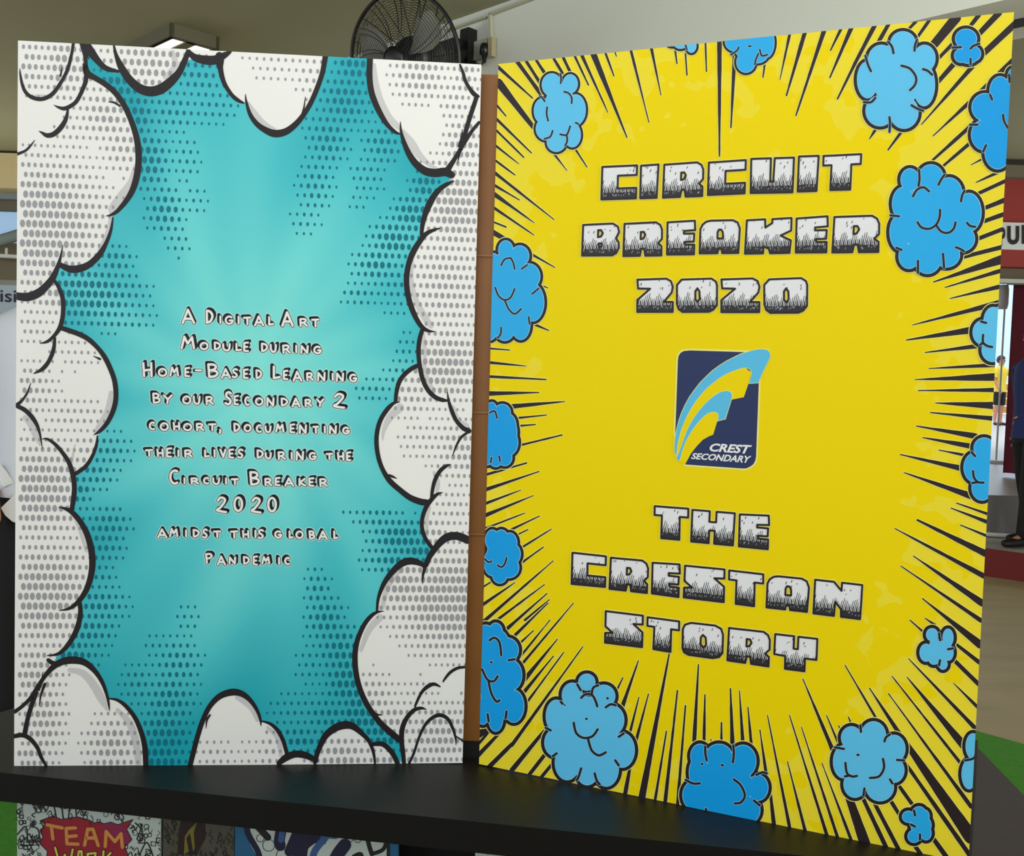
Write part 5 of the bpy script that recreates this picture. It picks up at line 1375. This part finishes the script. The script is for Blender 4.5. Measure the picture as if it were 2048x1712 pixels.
    R_ = [(0, 0, zb_, .168, .128), (0, 0, .92, .162, .124), (0, 0, 1.04, .155, .118), (0, 0, 1.18, .165, .125), (0, 0, 1.29, .178, .126), (0, 0, 1.355, .182, .112), (0, .002, 1.395, .165, .094), (0, .006, 1.42, .122, .082), (0, .01, 1.445, .078, .072), (0, .01, 1.46, .066, .064)]
    loft(mb_, smooth(R_, 3), shirt)
    for sgn, (el, wr) in ((-1, armL), (1, armR)):
        el = Vector(el); wr = Vector(wr); s0_ = Vector((sgn * .10, 0, 1.352)); s1_ = Vector((sgn * .168, 0, 1.342))
        if long_sleeve: pts_ = [(*s0_, .052), (*s1_, .068), (*((s1_ + el) / 2), .060), (*el, .054), (*((el + wr) / 2), .047), (*wr, .040), (*(wr + (wr - el).normalized() * .02), .040)]
        else: pts_ = [(*s0_, .052), (*s1_, .069), (*((s1_ + el) / 2), .064), (*(s1_ + (el - s1_) * .8), .066)]
        pts_ = smooth(pts_, 3)
        mb_.tube([p_[:3] for p_ in pts_], [p_[3] for p_ in pts_], shirt, 16)
    mb_.tube([(.066 * math.cos(2 * math.pi * q_ / 20), .01 + .062 * math.sin(2 * math.pi * q_ / 20), 1.452) for q_ in range(20)], .009, shirt, 8, closed=True)
    mb_.build('shirt', root)
    mb_ = MB()
    loft(mb_, smooth([(0, 0, 1.0, .145, .108), (0, 0, .93, .152, .116), (0, 0, .85, .158, .122), (0, 0, .79, .15, .11)], 3), trousers)
    for sgn in (-1, 1):
        k_ = step * sgn
        pts_ = [(sgn * .068, 0, .86, .088), (sgn * .08, -k_ * .1, .78, .094), (sgn * .092, -k_ * .3, .64, .085), (sgn * .10, -.006 - k_ * .5, .50, .072)]
        if not shorts: pts_ += [(sgn * .105, .008 - k_ * .72, .32, .066), (sgn * .112, .015 - k_, .07, .062)]
        pts_ = smooth(pts_, 3)
        mb_.tube([p_[:3] for p_ in pts_], [p_[3] for p_ in pts_], trousers, 18)
    mb_.build('shorts' if shorts else 'trousers', root)
    for sgn in (-1, 1):
        xx = sgn * .115; k_ = step * sgn
        sm = skin_mesh([(Vector((xx, .05 - k_, .05)), .044, .048), (Vector((xx, -.03 - k_, .045)), .046, .042), (Vector((xx + sgn * .01, -.13 - k_, .034)), .044, .032), (Vector((xx + sgn * .01, -.175 - k_, .03)), .030, .026)], [(0, 1), (1, 2), (2, 3)], shoe)
        link('shoe', sm, root)
    return root


WS = mat('white_shirt_cloth', (232, 236, 246), 0.8, bump=.3, scale=14)
BT = mat('black_trouser_cloth', (16, 16, 19), 0.85, bump=.2, scale=20)
NV = mat('navy_polo_cloth', (24, 38, 96), 0.8, bump=.2, scale=20)
YV = mat('yellow_shirt_cloth', (222, 196, 60), 0.8)
HR = mat('black_hair', (18, 15, 14), 0.5)
SB = mat('black_shoe', (14, 13, 14), 0.5)
yl = 3.0
xc = (94 - 1024) / FPX * yl
person('person', (xc, yl, 0), 0.1, 1.62, WS, BT, SB, HR, 'person in white long-sleeved shirt standing behind the left board holding paper',
       ((-.235, .02, 1.10), (-.135, -.11, .86)), ((.215, .02, 1.10), (.22, -.05, .855)), long_sleeve=True)
# papers in the hand
hx, hy = on_plane(16, 990, (0, yl - .1, 0), (0, 1, 0)).xz
root = empty('folded_papers', (hx, yl - 0.12, hy)); tag(root, 'white folded papers held by the person in the white shirt', 'paper')
PAP = mat('paper_white', (240, 240, 240), .7)
def pap(pts, y_):
    mb_ = MB(); q_ = [far(px_, py_, yl - 0.12) - Vector((hx, yl - 0.12, hy)) for px_, py_ in pts]
    mb_.face([(v_.x, y_, v_.z) for v_ in q_], PAP); mb_.face([(v_.x, y_ + .0015, v_.z) for v_ in q_[::-1]], PAP)
    n__ = len(q_)
    for i_ in range(n__):
        a_, b_ = q_[i_], q_[(i_ + 1) % n__]
        mb_.face([(a_.x, y_, a_.z), (a_.x, y_ + .0015, a_.z), (b_.x, y_ + .0015, b_.z), (b_.x, y_, b_.z)], PAP)
    mb_.build('sheet', root)
pap([(-20, 925), (2, 930), (14, 945), (28, 966), (0, 976), (-25, 980)], 0.0)
pap([(5, 1015), (33, 988), (60, 1000), (50, 1050), (28, 1042), (14, 1030)], -0.01)

# navy polo person on the low step
f0 = on_z(2070, 1097, ST1)
person('person', (f0.x, f0.y + 0.12, ST1), math.radians(-84), 1.46, NV, BT, SB, HR, 'person in navy polo shirt and black trousers on the red-fronted step',
       ((-.21, .05, 1.12), (-.16, .0, .88)), ((.225, -.02, 1.12), (.04, -.06, 1.01)), step=0.10)
# far person in yellow reaching to the right
Yp = 19.5
g0 = far(1996, 848, Yp)
pp = person('person', (g0.x, Yp, ST2), 0.5, 1.42, YV, BT, SB, HR, 'small distant person in yellow shirt and dark shorts reaching to the right',
            ((-.22, .02, 1.12), (-.2, -.1, .9)), ((.33, -.12, 1.20), (.50, -.22, 1.02)), shorts=True)
